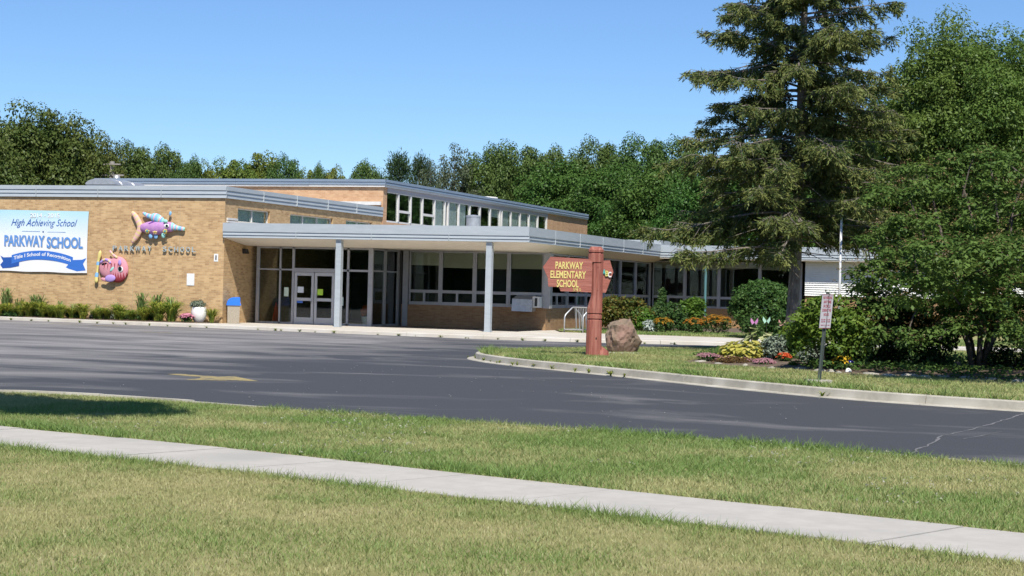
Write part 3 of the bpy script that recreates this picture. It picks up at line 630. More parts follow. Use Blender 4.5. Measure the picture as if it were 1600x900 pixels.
# ------------------------------------------------------------------ lettering
def text_geo(body, width, height, depth=.004, shear=0.0, offset=0.0, space=1.0):
    cu = bpy.data.curves.new('txt', 'FONT'); cu.body = body; cu.size = 1; cu.shear = shear; cu.offset = offset; cu.extrude = .5; cu.resolution_u = 3; cu.space_character = space; cu.align_x = 'LEFT'
    ob = bpy.data.objects.new('txt', cu); me = bpy.data.meshes.new_from_object(ob)
    V = np.array([v.co[:] for v in me.vertices]); Fs = [tuple(p.vertices) for p in me.polygons]
    lo, hi = V.min(0), V.max(0); V = (V-lo)/np.maximum(hi-lo, 1e-6)*np.array([width, height, depth])
    bpy.data.objects.remove(ob); bpy.data.meshes.remove(me); bpy.data.curves.remove(cu)
    return V, Fs
def text_part(name, body, o, ax, ay, width, height, depth, mat, parent, bend=None, **kw):
    V, Fs = text_geo(body, width, height, depth, **kw); o, ax, ay = Vector(o), Vector(ax).normalized(), Vector(ay).normalized(); az = ax.cross(ay)
    if bend: V[:, 1] += bend*((V[:, 0]/width-.5)**2)*4
    b = MB(); b.add([o+ax*p[0]+ay*p[1]+az*p[2] for p in V], Fs); return b.build(name, mat, parent)
def P1(name, c, rough=.6, **k): return M(name, c, rough=rough, **k)
XA, ZA = (1, 0, 0), (0, 0, 1)
# banner
YB = 61.50
def banner_mat():
    m, t, o = nodes('banner_print'); L = t.links.new
    p = N(t, 'ShaderNodeBsdfPrincipled'); L(p.outputs[0], o.inputs[0]); p.inputs['Roughness'].default_value = .55
    tc = N(t, 'ShaderNodeTexCoord'); s = N(t, 'ShaderNodeSeparateXYZ'); L(tc.outputs['Object'], s.inputs[0])
    r = N(t, 'ShaderNodeMapRange'); r.inputs[1].default_value = 1.3; r.inputs[2].default_value = 2.6; L(s.outputs[2], r.inputs[0])
    mx = N(t, 'ShaderNodeMix', data_type='RGBA'); mx.inputs[6].default_value = (.80, .80, .80, 1); mx.inputs[7].default_value = (.40, .68, .76, 1); L(r.outputs[0], mx.inputs[0]); L(mx.outputs[2], p.inputs['Base Color'])
    return m
BLUE = P1('banner_blue', (.025, .11, .42)); BLUE2 = P1('banner_mid_blue', (.10, .27, .62)); LETS = P1('banner_letter_shade', (.30, .34, .40)); WHT = P1('print_white', (.80, .80, .80)); NAVY = P1('banner_navy', (.02, .07, .25))
bn = thing('school_banner', 'white and pale blue banner with blue lettering hung on the brick wall', 'banner', (-41.1, YB, 1.95))
xs = np.linspace(-44.6, -38.94, 60); vs = []
for j in range(13):
    v = j/12
    for i, x in enumerate(xs):
        u = i/59; z0 = 1.985-.035*u; z1 = 4.47-.05*u
        vs.append((x+(.02*(v) if i == 59 else 0)+.035*math.sin(v*math.pi)*-(i == 59), YB+.004*math.sin(u*19+v*5)+.004*math.sin(u*7-v*9), z0+(z1-z0)*v-(.02*math.sin(u*math.pi*3)**2 if j == 0 else 0)))
MB().add(vs, [(j*60+i, j*60+i+1, (j+1)*60+i+1, (j+1)*60+i) for j in range(12) for i in range(59)]).build('cloth', banner_mat(), bn, smooth=True)
ty = YB-.012
def btext(body, x0, x1, z0, z1, mat, y=ty, **kw): return text_part('lettering', body, (x0, y, z0), XA, ZA, x1-x0, z1-z0, .002, mat, bn, **kw)
# print layout: x from -43.05 (photo left edge) to -38.94
btext('2014 - 2015', -41.65, -40.27, 4.15, 4.33, WHT, offset=.02)
btext('High Achieving School', -42.54, -39.44, 3.72, 4.09, BLUE, shear=.45, offset=-.004)
MB().box(-42.02, -41.17, ty, ty+.002, 3.585, 3.597).box(-40.82, -39.97, ty, ty+.002, 3.565, 3.577).build('rule', BLUE2, bn)
MB().tube([(-41.02, ty, 3.58), (-41.02, ty-.003, 3.58)], .035, 6).build('dot', NAVY, bn)
btext('PARKWAY', -42.82, -40.92, 2.955, 3.405, LETS, y=ty+.002, offset=.028); btext('PARKWAY', -42.85, -40.95, 2.975, 3.425, BLUE2, y=ty-.002, offset=.02)
btext('SCHOOL', -40.81, -39.14, 2.91, 3.36, LETS, y=ty+.002, offset=.028); btext('SCHOOL', -40.84, -39.17, 2.93, 3.38, BLUE2, y=ty-.002, offset=.02)
RIB = P1('ribbon_blue', (.04, .16, .55)); RIBD = P1('ribbon_fold_blue', (.02, .09, .36))
def rib(name, pts, mat, y):
    n = len(pts)//2; b = MB(); b.add([(x, y, z) for x, z in pts], [(i, i+1, len(pts)-2-i, len(pts)-1-i) for i in range(n-1)]); return b.build(name, mat, bn)
def arc(x0, x1, zc, sag, n): return [(x0+(x1-x0)*k/n, zc-sag*(2*k/n-1)**2-.035*(k/n)) for k in range(n+1)]
tt = arc(-42.48, -39.60, 2.83, .22, 16); bb = arc(-42.48, -39.60, 2.47, .22, 16)
for s, x0, x1 in ((-1, -43.02, -42.12), (1, -39.92, -38.98)):
    zc = 2.36 if s < 0 else 2.31
    q = [(x0, zc+.22), (x0+(.15 if s < 0 else .3), zc+.15), (x1-(.3 if s < 0 else .2), zc+.17), (x1, zc+.24 if s > 0 else zc+.1), (x1-(0 if s < 0 else .15), zc-.0), (x1-(0 if s < 0 else .02), zc-.25 if s > 0 else zc-.18), (x1-.42, zc-.30 if s > 0 else zc-.26), (x0+.12, zc-.2 if s > 0 else zc-.29), (x0, zc-.15), (x0+.14, zc+.0)]
    MB().add([(x, ty+.003, z) for x, z in q], [tuple(range(len(q)))]).build('ribbon_end', RIBD if s < 0 else RIB, bn)
rib('ribbon', tt+bb[::-1], RIB, ty)
_o = btext('Title I School of Recognition', -42.38, -39.70, 2.37, 2.56, WHT, y=ty-.004, offset=.02, bend=0.0)
co = np.array([v.co[:] for v in _o.data.vertices]); cx = (co[:, 0].max()+co[:, 0].min())/2; hw = (co[:, 0].max()-co[:, 0].min())/2
co[:, 2] += .19-.20*((co[:, 0]-cx)/hw)**2-.017*((co[:, 0]-cx)/hw)-.005; _o.data.vertices.foreach_set('co', co.astype(np.float32).ravel()); _o.data.update()
MB().tube([(-43.24, ty-.002, 3.33), (-43.24, ty-.004, 3.33)], .16, 20).build('emblem', P1('emblem_dark', (.05, .05, .06)), bn)

# wall lettering
LMET = M('weathered_letter_metal', (.52, .62, .63), (.40, .48, .50), scale=20, rough=.45, metal=.3)
wlt = thing('wall_lettering', 'row of raised grey metal capital letters on the brick wall between two fish', 'lettering', (-35.9, 61.56, 2.85))
for word, x0, x1 in (('PARKWAY', -37.77, -36.02), ('SCHOOL', -35.52, -34.05)):
    n = len(word); st = (x1-x0-.17)/(n-1)
    for k, chh in enumerate(word):
        wd = .23 if chh == 'W' else .17; xx = x0+st*k-(.03 if chh == 'W' else 0)
        text_part('letter', chh, (xx, 61.51, 2.87), XA, ZA, wd, .20, .045, LMET, wlt, offset=.0)
        MB().box(xx+wd/2-.006, xx+wd/2+.006, 61.505, 61.56, 2.96, 2.97).build('letter_pin', LMET, wlt)

# fish sculptures
def ellip(b, c, rx, ry, rz, ang=0, n=18, m=10, mi=0):
    c = Vector(c); ca, sa = math.cos(ang), math.sin(ang); vs = []; fs = []
    for i in range(m+1):
        ph = math.pi*i/m
        for k in range(n):
            q = 2*math.pi*k/n; x, y, z = rx*math.cos(ph), ry*math.sin(ph)*math.cos(q), rz*math.sin(ph)*math.sin(q)
            vs.append(c+Vector((x*ca-z*sa, y, x*sa+z*ca)))
    for i in range(m):
        for k in range(n): fs.append((i*n+k, i*n+(k+1) % n, (i+1)*n+(k+1) % n, (i+1)*n+k))
    return b.add(vs, fs, mi)
def seg_tube(name, pts, rad, mats, parent, cyc, n=12):
    b = MB(); b.tube(pts, rad, n); nm = len(mats)
    b.m = [cyc[(i//n) % len(cyc)] for i in range((len(pts)-1)*n)]+[cyc[0], cyc[(len(pts)-2) % len(cyc)]]
    return b.build(name, mats, parent, smooth=True)
def spline3(pts, n):
    P = [Vector(p) for p in pts]; P = [2*P[0]-P[1]]+P+[2*P[-1]-P[-2]]; out = []
    for i in range(1, len(P)-2):
        for k in range(n):
            u = k/n; a, b, c, d = P[i-1:i+3]; out.append(.5*((2*b)+(c-a)*u+(2*a-5*b+4*c-d)*u*u+(3*b-a-3*c+d)*u**3))
    return out+[P[-2]]
PINK = M('pink_paint', (.62, .25, .30), (.66, .32, .36), scale=5, rough=.85); RED = P1('red_paint', (.40, .045, .06), .8); LIL = P1('lilac_paint', (.42, .28, .62), .8); PUR = M('purple_paint', (.44, .20, .47), (.52, .29, .50), scale=7, rough=.85)
DPUR = P1('deep_purple_paint', (.16, .05, .28)); CREAM = M('cream_paint', (.70, .56, .24), (.72, .47, .33), scale=9, rough=.85); SKY = P1('sky_blue_paint', (.22, .45, .70), .8); MINT = P1('mint_paint', (.32, .66, .58), .8); ROSE = P1('rose_paint', (.75, .42, .45), .8); BLK = P1('black_paint', (.012, .012, .014), .35); WPT = P1('white_paint', (.78, .78, .76), .4); TEA = P1('teal_flower_paint', (.10, .36, .38), .8); MUST = P1('mustard_paint', (.62, .5, .12), .8)
YF = 61.56
f1 = thing('fish_sculpture', 'purple fish sculpture with cream crescent tail and striped snout above the wall letters', 'sculpture', (-35.8, YF, 3.2), 'painted fish on the wall')
pt = spline3([(-36.93, YF-.16, 4.42), (-36.72, YF-.15, 4.18), (-36.55, YF-.14, 3.82), (-36.66, YF-.15, 3.50), (-36.88, YF-.16, 3.20)], 6)
seg_tube('tail', pt, [.05+.085*math.sin(math.pi*i/(len(pt)-1))**.6 for i in range(len(pt))], [CREAM, ROSE], f1, [0, 0, 1])
b = MB(); b.tube(spline3([(-36.48, YF-.14, 3.80), (-36.2, YF-.16, 3.80), (-35.85, YF-.17, 3.80), (-35.45, YF-.17, 3.83), (-35.1, YF-.16, 3.84)], 5), [.15, .16, .18, .20, .215, .23, .245, .26, .275, .285, .29, .29, .28, .27, .26, .24, .22, .21, .20, .19, .185], 16); b.build('body', PUR, f1, smooth=True)
pt = spline3([(-35.14, YF-.17, 3.85), (-34.9, YF-.16, 3.81), (-34.55, YF-.16, 3.76)], 6)
seg_tube('snout', pt, [.18, .165, .15, .135, .12, .11, .10, .095, .09, .085, .085, .09, .06], [MINT, SKY, ROSE], f1, [0, 0, 1, 2, 0, 1, 2, 0, 1, 1, 2, 0])
pt = spline3([(-36.43, YF-.2, 4.40), (-36.2, YF-.21, 4.28), (-35.95, YF-.22, 4.22), (-35.7, YF-.24, 4.15), (-35.42, YF-.22, 4.02)], 5)
seg_tube('fin', pt, [.03, .05, .065, .075, .085, .09, .095, .09, .10, .13, .16, .18, .19, .19, .18, .175, .16, .15, .13, .10, .06], [SKY, MINT, ROSE], f1, [2, 0, 1, 0, 2, 0, 0, 1])
ellip(MB(), (-35.98, YF-.34, 3.97), .17, .05, .05, .35).build('fin_fold', DPUR, f1, smooth=True)
b = MB(); ellip(b, (-35.19, YF-.2, 4.37), .055, .05, .09, -.2); b.build('antenna_knob', SKY, f1, smooth=True); MB().tube([(-35.26, YF-.18, 4.05), (-35.2, YF-.2, 4.32)], .012, 6).build('antenna', BLK, f1)
for k, (x, z) in enumerate(((-36.03, 3.47), (-35.80, 3.46), (-35.46, 3.50))): ellip(MB(), (x, YF-.24, z), .085, .08, .11, .25).build('foot', SKY if k < 2 else MINT, f1, smooth=True)
for k, (x, z, c) in enumerate(((-36.12, 3.66, TEA), (-35.78, 3.63, MUST), (-35.33, 3.66, TEA))):
    fl = MB()
    for q in range(6): ellip(fl, (x+.07*math.cos(q*1.047), YF-.41+.03*abs(math.sin(q)), z+.07*math.sin(q*1.047)), .035, .03, .035, n=8, m=5)
    fl.build('flower', MUST if k != 1 else CREAM, f1, smooth=True); ellip(MB(), (x, YF-.43, z), .045, .03, .045, n=8, m=5).build('flower_centre', c, f1, smooth=True)
ellip(MB(), (-35.32, YF-.40, 4.06), .10, .06, .07).build('brow', MINT, f1, smooth=True)
ellip(MB(), (-35.28, YF-.38, 3.88), .12, .05, .08).build('eye', WPT, f1, smooth=True); ellip(MB(), (-35.25, YF-.42, 3.88), .055, .03, .055).build('pupil', BLK, f1, smooth=True)
f1.scale = (1, .66, 1)
f2 = thing('fish_sculpture', 'round pink fish sculpture with red zigzag belly and yellow stick tail beside the banner', 'sculpture', (-37.7, YF, 1.6), 'painted fish on the wall')
def zig_mat():
    m, t, o = nodes('pink_with_red_zigzag'); L = t.links.new; p = N(t, 'ShaderNodeBsdfPrincipled'); L(p.outputs[0], o.inputs[0]); p.inputs['Roughness'].default_value = .85
    tc = N(t, 'ShaderNodeTexCoord'); s = N(t, 'ShaderNodeSeparateXYZ'); L(tc.outputs['Object'], s.inputs[0])
    a = N(t, 'ShaderNodeMath', operation='PINGPONG'); a.inputs[1].default_value = .055; L(s.outputs[0], a.inputs[0])
    k = N(t, 'ShaderNodeMath', operation='MULTIPLY_ADD'); k.inputs[1].default_value = 4.6; k.inputs[2].default_value = .17; L(a.outputs[0], k.inputs[0])
    lt = N(t, 'ShaderNodeMath', operation='LESS_THAN'); L(s.outputs[2], lt.inputs[0]); L(k.outputs[0], lt.inputs[1])
    mx = N(t, 'ShaderNodeMix', data_type='RGBA'); mx.inputs[6].default_value = (.64, .27, .32, 1); mx.inputs[7].default_value = (.40, .05, .07, 1); L(lt.outputs[0], mx.inputs[0]); L(mx.outputs[2], p.inputs['Base Color']); return m
b = MB(); ellip(b, (-37.52, YF-.12, 2.12), .47, .26, .53); b.build('body', zig_mat(), f2, smooth=True)
b = MB(); ellip(b, (-37.95, YF-.12, 2.16), .42, .20, .40, .05); b.build('rear_body', PINK, f2, smooth=True)
pt = spline3([(-38.30, YF-.22, 2.86), (-38.36, YF-.2, 2.60), (-38.41, YF-.2, 2.35), (-38.43, YF-.2, 2.05), (-38.46, YF-.2, 1.80), (-38.46, YF-.22, 1.56)], 4)
seg_tube('tail_stick', pt, [.02, .06, .075, .075, .07, .06, .055, .055, .07, .07, .05, .05, .05, .05, .075, .08, .08, .075, .085, .075, .03], [P1('stick_yellow', (.74, .62, .22), .5), SKY], f2, [0]*7+[1, 1]+[0]*4+[1, 1, 1]+[0]*4)
seg_tube('horn', spline3([(-37.86, YF-.25, 2.86), (-37.7, YF-.26, 2.70), (-37.5, YF-.27, 2.58)], 4), [.03, .04, .045, .045, .05, .05, .05, .05, .04], [ROSE, CREAM], f2, [0, 0, 1, 1])
pt = spline3([(-38.28, YF-.25, 2.38), (-38.1, YF-.27, 2.50), (-37.9, YF-.28, 2.47), (-37.8, YF-.28, 2.36)], 4); seg_tube('back_ridge', pt, [.05]*len(pt), [LIL, CREAM], f2, [0, 0, 0, 1, 1])
ellip(MB(), (-38.08, YF-.27, 2.33), .14, .05, .06, .2).build('back_hollow', BLK, f2, smooth=True)
ellip(MB(), (-37.78, YF-.34, 1.76), .24, .09, .15, .1).build('belly_fin', LIL, f2, smooth=True); ellip(MB(), (-38.08, YF-.3, 1.71), .15, .06, .07, -.25).build('fin_tip', PINK, f2, smooth=True)
ellip(MB(), (-37.35, YF-.37, 2.40), .075, .05, .12).build('nostril', LIL, f2, smooth=True)
ellip(MB(), (-37.33, YF-.35, 2.13), .125, .05, .12).build('eye', WPT, f2, smooth=True); ellip(MB(), (-37.33, YF-.39, 2.15), .085, .03, .10).build('pupil', BLK, f2, smooth=True)
for q in range(5):
    x = -38.08+.16*q; yy = YF-.335-.012*q; b = MB(); b.add([(x, yy, 2.36), (x+.045, yy, 2.36), (x-.0, yy-.015, 2.10)], [(0, 1, 2), (2, 1, 0)]); b.build('streak', RED, f2)
ellip(MB(), (-37.70, YF-.36, 2.13), .12, .03, .05, .8).build('cheek_spot', MINT, f2, smooth=True)
f2.scale = (1, .6, 1)
# plates on the wall
npl = thing('number_plate', 'small white plate with a black numeral 1 near the wall corner', 'sign', (-33.19, 61.55, 2.5))
MB().box(-33.28, -33.10, 61.545, 61.558, 2.52, 2.82).build('plate', WPT, npl); text_part('numeral', '1', (-33.215, 61.543, 2.58), XA, ZA, .05, .18, .003, BLK, npl, offset=.03)
props(MB().box(-34.45, -34.12, 61.54, 61.557, 1.56, 2.03).build('notice_board', WPT, None, origin=(-34.28, 61.55, 1.56)), 'blank white rectangular notice on the brick wall above the urn', 'notice')
lm = thing('wall_lamp', 'small black wall lamp high on the brick side wall under the canopy', 'lamp', (-32.8, 63.2, 2.9))
MB().box(-32.86, -32.83, 63.10, 63.30, 2.92, 3.08).build('back_plate', DARKM, lm); MB().hexa([(-32.83, 63.08, 2.88), (-32.66, 63.08, 2.88), (-32.66, 63.32, 2.88), (-32.83, 63.32, 2.88), (-32.83, 63.08, 3.07), (-32.72, 63.08, 3.07), (-32.72, 63.32, 3.07), (-32.83, 63.32, 3.07)]).build('hood', DARKM, lm)
# litter bin with blue domed lid
bx, by, bz = -32.52, 61.82, .125
tb = thing('litter_bin', 'pebble concrete litter bin with bright blue domed lid at the brick corner', 'bin', (bx, by, bz))
PEB = M('pebble_concrete', (.46, .40, .31), (.30, .26, .20), scale=45, rough=.95, bump=.6, bscale=60, detail=2)
A = math.radians(30); ca, sa = math.cos(A), math.sin(A)
def rot(px, py): return (bx+px*ca-py*sa, by+px*sa+py*ca)
def frus(b, h0, h1, z0, z1, mi=0):
    q = [rot(sx*h0, sy*h0)+(z0,) for sx, sy in ((-1, -1), (1, -1), (1, 1), (-1, 1))]+[rot(sx*h1, sy*h1)+(z1,) for sx, sy in ((-1, -1), (1, -1), (1, 1), (-1, 1))]; return b.hexa(q, mi)
b = MB(); frus(b, .225, .24, bz, bz+.70); b.build('body', PEB, tb)
BLU = P1('blue_plastic', (.035, .19, .72), .35)
b = MB(); frus(b, .275, .275, bz+.70, bz+.775); ld = b.build('lid', BLU, tb)
prof = [(-.255, 0), (-.25, .07), (-.20, .15), (-.11, .215), (0, .245), (.12, .25), (.24, .25), (.25, 0)]
vs = [rot(x, -.25)+(bz+.775+z,) for x, z in prof]+[rot(x, .25)+(bz+.775+z,) for x, z in prof]; m = len(prof)
MB().add(vs, [tuple(range(m))[::-1], tuple(range(m, 2*m))]+[(i, (i+1) % m, m+(i+1) % m, m+i) for i in range(m)]).build('dome', BLU, ld)
q = [rot(.252, -.14), rot(.252, .14)]
MB().add([q[0]+(bz+.80,), q[1]+(bz+.80,), q[1]+(bz+.985,), q[0]+(bz+.985,)], [(0, 1, 2, 3)]).build('flap', P1('flap_blue', (.02, .09, .42), .4), ld)
# urn
un = thing('urn_planter', 'white rounded urn planter with trailing grey plants at the end of the flower bed', 'planter', (-33.55, 60.95, .14))
MB().lathe([(.15, .13), (.17, .15), (.24, .26), (.295, .42), (.305, .55), (.28, .68), (.27, .73), (.24, .73), (.23, .66), (.05, .65)], (-33.55, 60.95, 0), 28).build('pot', M('white_glazed', (.78, .77, .74), (.70, .69, .66), scale=3, rough=.35), un, smooth=True)
# window air conditioner with a bent metal hood
ac = thing('air_conditioner', 'window air conditioner under a dented silver metal hood on the brick sill', 'air conditioner', (-22.0, 66.4, .8))
MB().box(-21.72, -21.44, 66.35, 66.85, 1.02, 1.46).build('casing', WHITE, ac)
MB().add([(-22.5, 66.75, 1.50), (-21.72, 66.75, 1.50), (-22.52, 66.22, 1.36), (-21.70, 66.22, 1.34), (-22.53, 66.18, .87), (-21.69, 66.20, .85), (-22.5, 66.78, .88), (-21.72, 66.78, .88)], [(0, 1, 3, 2), (2, 3, 5, 4), (1, 7, 5, 3), (0, 2, 4, 6)]).build('hood', GALV, ac)
b = MB()
for k in range(7): b.box(-21.60, -21.56, 66.28, 66.30, 1.10+.05*k, 1.13+.05*k)
MB().box(-21.62, -21.52, 66.335, 66.349, 1.08, 1.40).build('grille', DARKM, ac)
# traffic cone and notices behind the vestibule glass
ORG_ = P1('cone_orange', (.62, .09, .03), .55)
cn_ = thing('traffic_cone', 'orange traffic cone behind the glass left of the doors', 'cone', (-32.0, 64.5, .13))
MB().lathe([(.20, .16), (.17, .2), (.03, .95), (.02, .96)], (-32.0, 64.5, 0), 18).build('cone', ORG_, cn_, smooth=False); MB().box(-32.25, -31.75, 64.25, 64.75, .128, .165).build('base', ORG_, cn_)
for nm, lab, x, z, wd, hh, c, yy in (('notice', 'pale green paper notice on the glass left of the doors', -31.27, 1.30, .2, .36, (.55, .66, .55), .052), ('notice', 'white paper notice on the left entrance door', -30.64, 1.40, .27, .24, (.66, .70, .74), .038), ('notice', 'bright lime paper notice on the right entrance door', -29.78, 1.32, .24, .24, (.42, .66, .06), .038), ('notice', 'pale notice on the narrow glass right of the column', -28.86, .98, .18, .34, (.52, .62, .58), .038), ('notice', 'blue sticker low on the left entrance door', -30.66, .92, .25, .1, (.06, .15, .5), .038)):
    props(MB().box(x-wd/2, x+wd/2, YV+yy-.004-.006, YV+yy-.008, z-hh/2+.1, z+hh/2+.1).build(nm, P1('paper_'+lab.split()[0]+lab.split()[1], c), None, origin=(x, YV, z)), lab, 'notice')
# pot plants inside the vestibule
pp = thing('pot_plant', 'white pot with a red flowering plant behind the vestibule glass', 'plant', (-27.95, 64.25, .13))
MB().lathe([(.13, .14), (.17, .5), (.15, .5)], (-27.95, 64.25, 0), 16).build('pot', WPT, pp, smooth=True)
# bike rack
br = thing('bike_rack', 'silver tubular bike rack with pointed arch ends beside the red sign post', 'bike rack', (-19.5, 65.5, .13))
def rack_end(o):
    ox, oy = o; dx, dy = .43, .90; l = math.hypot(dx, dy); dx, dy = dx/l, dy/l
    pr = [(0, .13), (0, .68), (.02, .74), (.06, .80), (.42, 1.06), (.5, 1.085), (.58, 1.06), (.94, .80), (.98, .74), (1, .68), (1, .13)]
    return [(ox+dx*u*.98, oy+dy*u*.98, z) for u, z in pr]
e0, e1 = (-20.02, 65.2), (-19.22, 65.02)
for e in (e0, e1): MB().tube(rack_end(e), .03, 8).build('arch_end', GALV, br, smooth=True)
A0, A1 = rack_end(e0), rack_end(e1)
for k in (0, -1): MB().tube([Vector(A0[k])+Vector((0, 0, .1)), Vector(A1[k])+Vector((0, 0, .1))], .025, 8).build('rail', GALV, br)
MB().tube([A0[5], A1[5]], .028, 8).build('rail', GALV, br)
MB().tube([Vector(A0[0])+Vector((0, 0, .1)), Vector(A0[-1])+Vector((0, 0, .1))], .025, 8).build('rail', GALV, br)
for k in range(1, 11):
    u = k/11; p = Vector(A0[5]).lerp(Vector(A1[5]), u); f = (Vector(A0[0]).lerp(Vector(A1[0]), u)+Vector(A0[-1]).lerp(Vector(A1[-1]), u))/2
    MB().tube([p, (f.x+.04*(k % 2), f.y+.1*(k % 2), .2)], .013, 6).build('bar', GALV, br)

# school sign on a timber post
REDW = M('red_brown_timber', (.35, .115, .08), (.19, .055, .042), scale=6, rough=.75, bump=.5, bscale=12, stretch=(7, 7, .35), c3=(.37, .15, .11), s3=2)
REDB = M('red_brown_board', (.38, .13, .095), (.27, .085, .062), scale=5, rough=.7, bump=.35, bscale=10, stretch=(.35, 1, 7), c3=(.40, .16, .12), s3=1.5)
YLT = P1('sign_yellow', (.70, .58, .20), .55)
sg = thing('school_sign', 'red-brown timber post sign with arrow-ended board and yellow lettering beside a boulder', 'sign', (-11.8, 40.79, .15))
sx, sy = -11.8, 40.86; R0 = Vector((.9468, .3218, 0)); Fz = Vector((-.3218, .9468, 0)); C0 = Vector((sx, sy, 0))
def octa(b, secs, cap=True):
    vs = []
    for z, hw, hd, ox in secs:
        c = .34*hw; pr = [(-hw, -hd+c), (-hw+c, -hd), (hw-c, -hd), (hw, -hd+c), (hw, hd-c), (hw-c, hd), (-hw+c, hd), (-hw, hd-c)]
        vs += [C0+R0*(u+ox)+Fz*v+Vector((0, 0, z)) for u, v in pr]
    fs = [(i*8+k, i*8+(k+1) % 8, (i+1)*8+(k+1) % 8, (i+1)*8+k) for i in range(len(secs)-1) for k in range(8)]+[tuple(range(8))[::-1], tuple(range(len(vs)-8, len(vs)))]
    return b.add(vs, fs)
ps = octa(MB(), [(.12, .185, .18, 0), (1.02, .178, .175, 0), (1.03, .155, .15, 0), (1.055, .155, .15, 0), (1.065, .176, .17, 0), (1.15, .176, .17, 0), (1.16, .155, .15, 0), (1.185, .155, .15, 0), (1.195, .178, .17, 0), (1.30, .178, .17, 0), (1.62, .135, .15, .045), (2.40, .135, .15, .045), (2.42, .18, .17, .0), (2.61, .18, .17, 0), (2.62, .16, .15, 0), (2.65, .16, .15, 0), (2.66, .18, .17, 0), (2.71, .18, .17, 0), (2.79, .12, .11, 0)]).build('post', REDW, sg)
for z in (.6, 1.75, 2.3): MB().tube([C0+R0*.05+Fz*(-.20 if z < 1 else -.15)+Vector((0, 0, z)), C0+R0*.05+Fz*(-.15 if z > 1 else -.17)+Vector((0, 0, z+.001))], .015, 8).build('bolt', DARKM, ps)
octa2 = MB(); vs = []
for z, r, cx_ in ((.12, .18, .22), (.28, .17, .21), (.36, .10, .17), (.42, .03, .14)):
    for k in range(10): vs.append(C0+R0*(cx_+r*math.cos(k*.6283)*.9)+Fz*(r*math.sin(k*.6283))+Vector((0, 0, z)))
octa2.add(vs, [(i*10+k, i*10+(k+1) % 10, (i+1)*10+(k+1) % 10, (i+1)*10+k) for i in range(3) for k in range(10)]+[tuple(range(30, 40))]).build('foot', REDW, sg, smooth=True)
BO = C0+Fz*(-.19)
def board(name, poly, y0, th, parent):
    b = MB(); n = len(poly); a = [BO+R0*u+Fz*y0+Vector((0, 0, z)) for u, z in poly]; c = [p+Fz*th for p in a]
    b.add(a+c, [tuple(range(n)), tuple(range(2*n-1, n-1, -1))]+[(i, n+i, n+(i+1) % n, (i+1) % n) for i in range(n)]); return b.build(name, REDB, parent)
# photograph's outline of the long and the short arm
bl = board('board', [(-1.27, 2.27), (-1.15, 2.02), (-1.13, 1.80), (-.87, 1.80), (-.83, 1.70), (-.09, 1.69), (-.09, 2.48), (-1.09, 2.52)][::1], .0, .06, sg)
brd = board('board', [(.17, 1.69), (.26, 1.69), (.43, 2.19), (.34, 2.47), (.17, 2.46)], .14, .05, sg)
for body, u0, u1, z0, h in (('PARKWAY', -.97, -.31, 2.23, .178), ('ELEMENTARY', -1.085, -.235, 2.01, .178), ('SCHOOL', -.93, -.405, 1.795, .178), ('5910', -.53, -.345, 1.705, .078)):
    if body.isdigit():
        for q, dg in enumerate(body): text_part('numeral', dg, BO+R0*(u0+q*.047)+Fz*(-.002)+Vector((0, 0, z0)), R0, Vector((0, 0, 1)), .016 if dg == '1' else .038, h, .012, YLT, sg, offset=.0)
        continue
    text_part('lettering', body, BO+R0*u0+Fz*(-.002)+Vector((0, 0, z0)), R0, Vector((0, 0, 1)), u1-u0, h, .012, YLT, sg, offset=.022)
for chh, u, z, c in (('A', .165, 2.12, P1('abc_teal', (.08, .42, .40))), ('B', .235, 2.085, P1('abc_yellow', (.62, .55, .15))), ('C', .30, 2.06, WPT)):
    text_part('letter', chh, BO+R0*u+Fz*(.13)+Vector((0, 0, z)), R0, Vector((0, 0, 1)), .08, .135, .03, c, sg, offset=.03)

# boulder
def rocky(name, c, r, seed, mat, sub=4, cuts=10, rough=.07, label=None, cat=None, parent=None):
    import bmesh
    bm = bmesh.new(); bmesh.ops.create_icosphere(bm, subdivisions=sub, radius=1); rg = random.Random(seed)
    pl = [(Vector((rg.gauss(0, 1), rg.gauss(0, 1), rg.gauss(0, 1))).normalized(), rg.uniform(.62, .92)) for _ in range(cuts)]
    from mathutils import noise
    for v in bm.verts:
        p = v.co.copy()
        for n_, d in pl:
            k = p.dot(n_)-d
            if k > 0: p -= n_*k*.92
        q = p*2.1+Vector((seed, 0, 0)); p += p.normalized()*(noise.fractal(q, 1.0, 2.1, 5)*rough*1.6+abs(noise.noise(q*1.7))*-rough)
        v.co = Vector((p.x*r[0], p.y*r[1], p.z*r[2]))
    me = bpy.data.meshes.new(name); bm.to_mesh(me); bm.free()
    off = Vector(c)-(ORG[parent.name] if parent is not None else Vector(c)); me.transform(Matrix.Translation(off)) if off.length else None
    return finish(me, name, mat, parent, c, False)
ROCK = M('pinkish_granite', (.25, .19, .13), (.12, .09, .065), scale=3.0, rough=.9, bump=.9, bscale=9, c3=(.30, .185, .145), s3=1.2)
o = rocky('boulder', (-11.86, 43.75, .56), (.50, .46, .58), 5, ROCK, 4, 12, .09); props(o, 'large pinkish brown boulder standing behind the red sign post', 'boulder')
o = MB().lathe([(.48, .12), (.50, .165), (.44, .18)], (-11.8, 43.6, 0), 14).build('boulder_pad', CONC, None, origin=(-11.8, 43.6, .12)); props(o, 'thin grey stone pad under the boulder', 'stone pad')

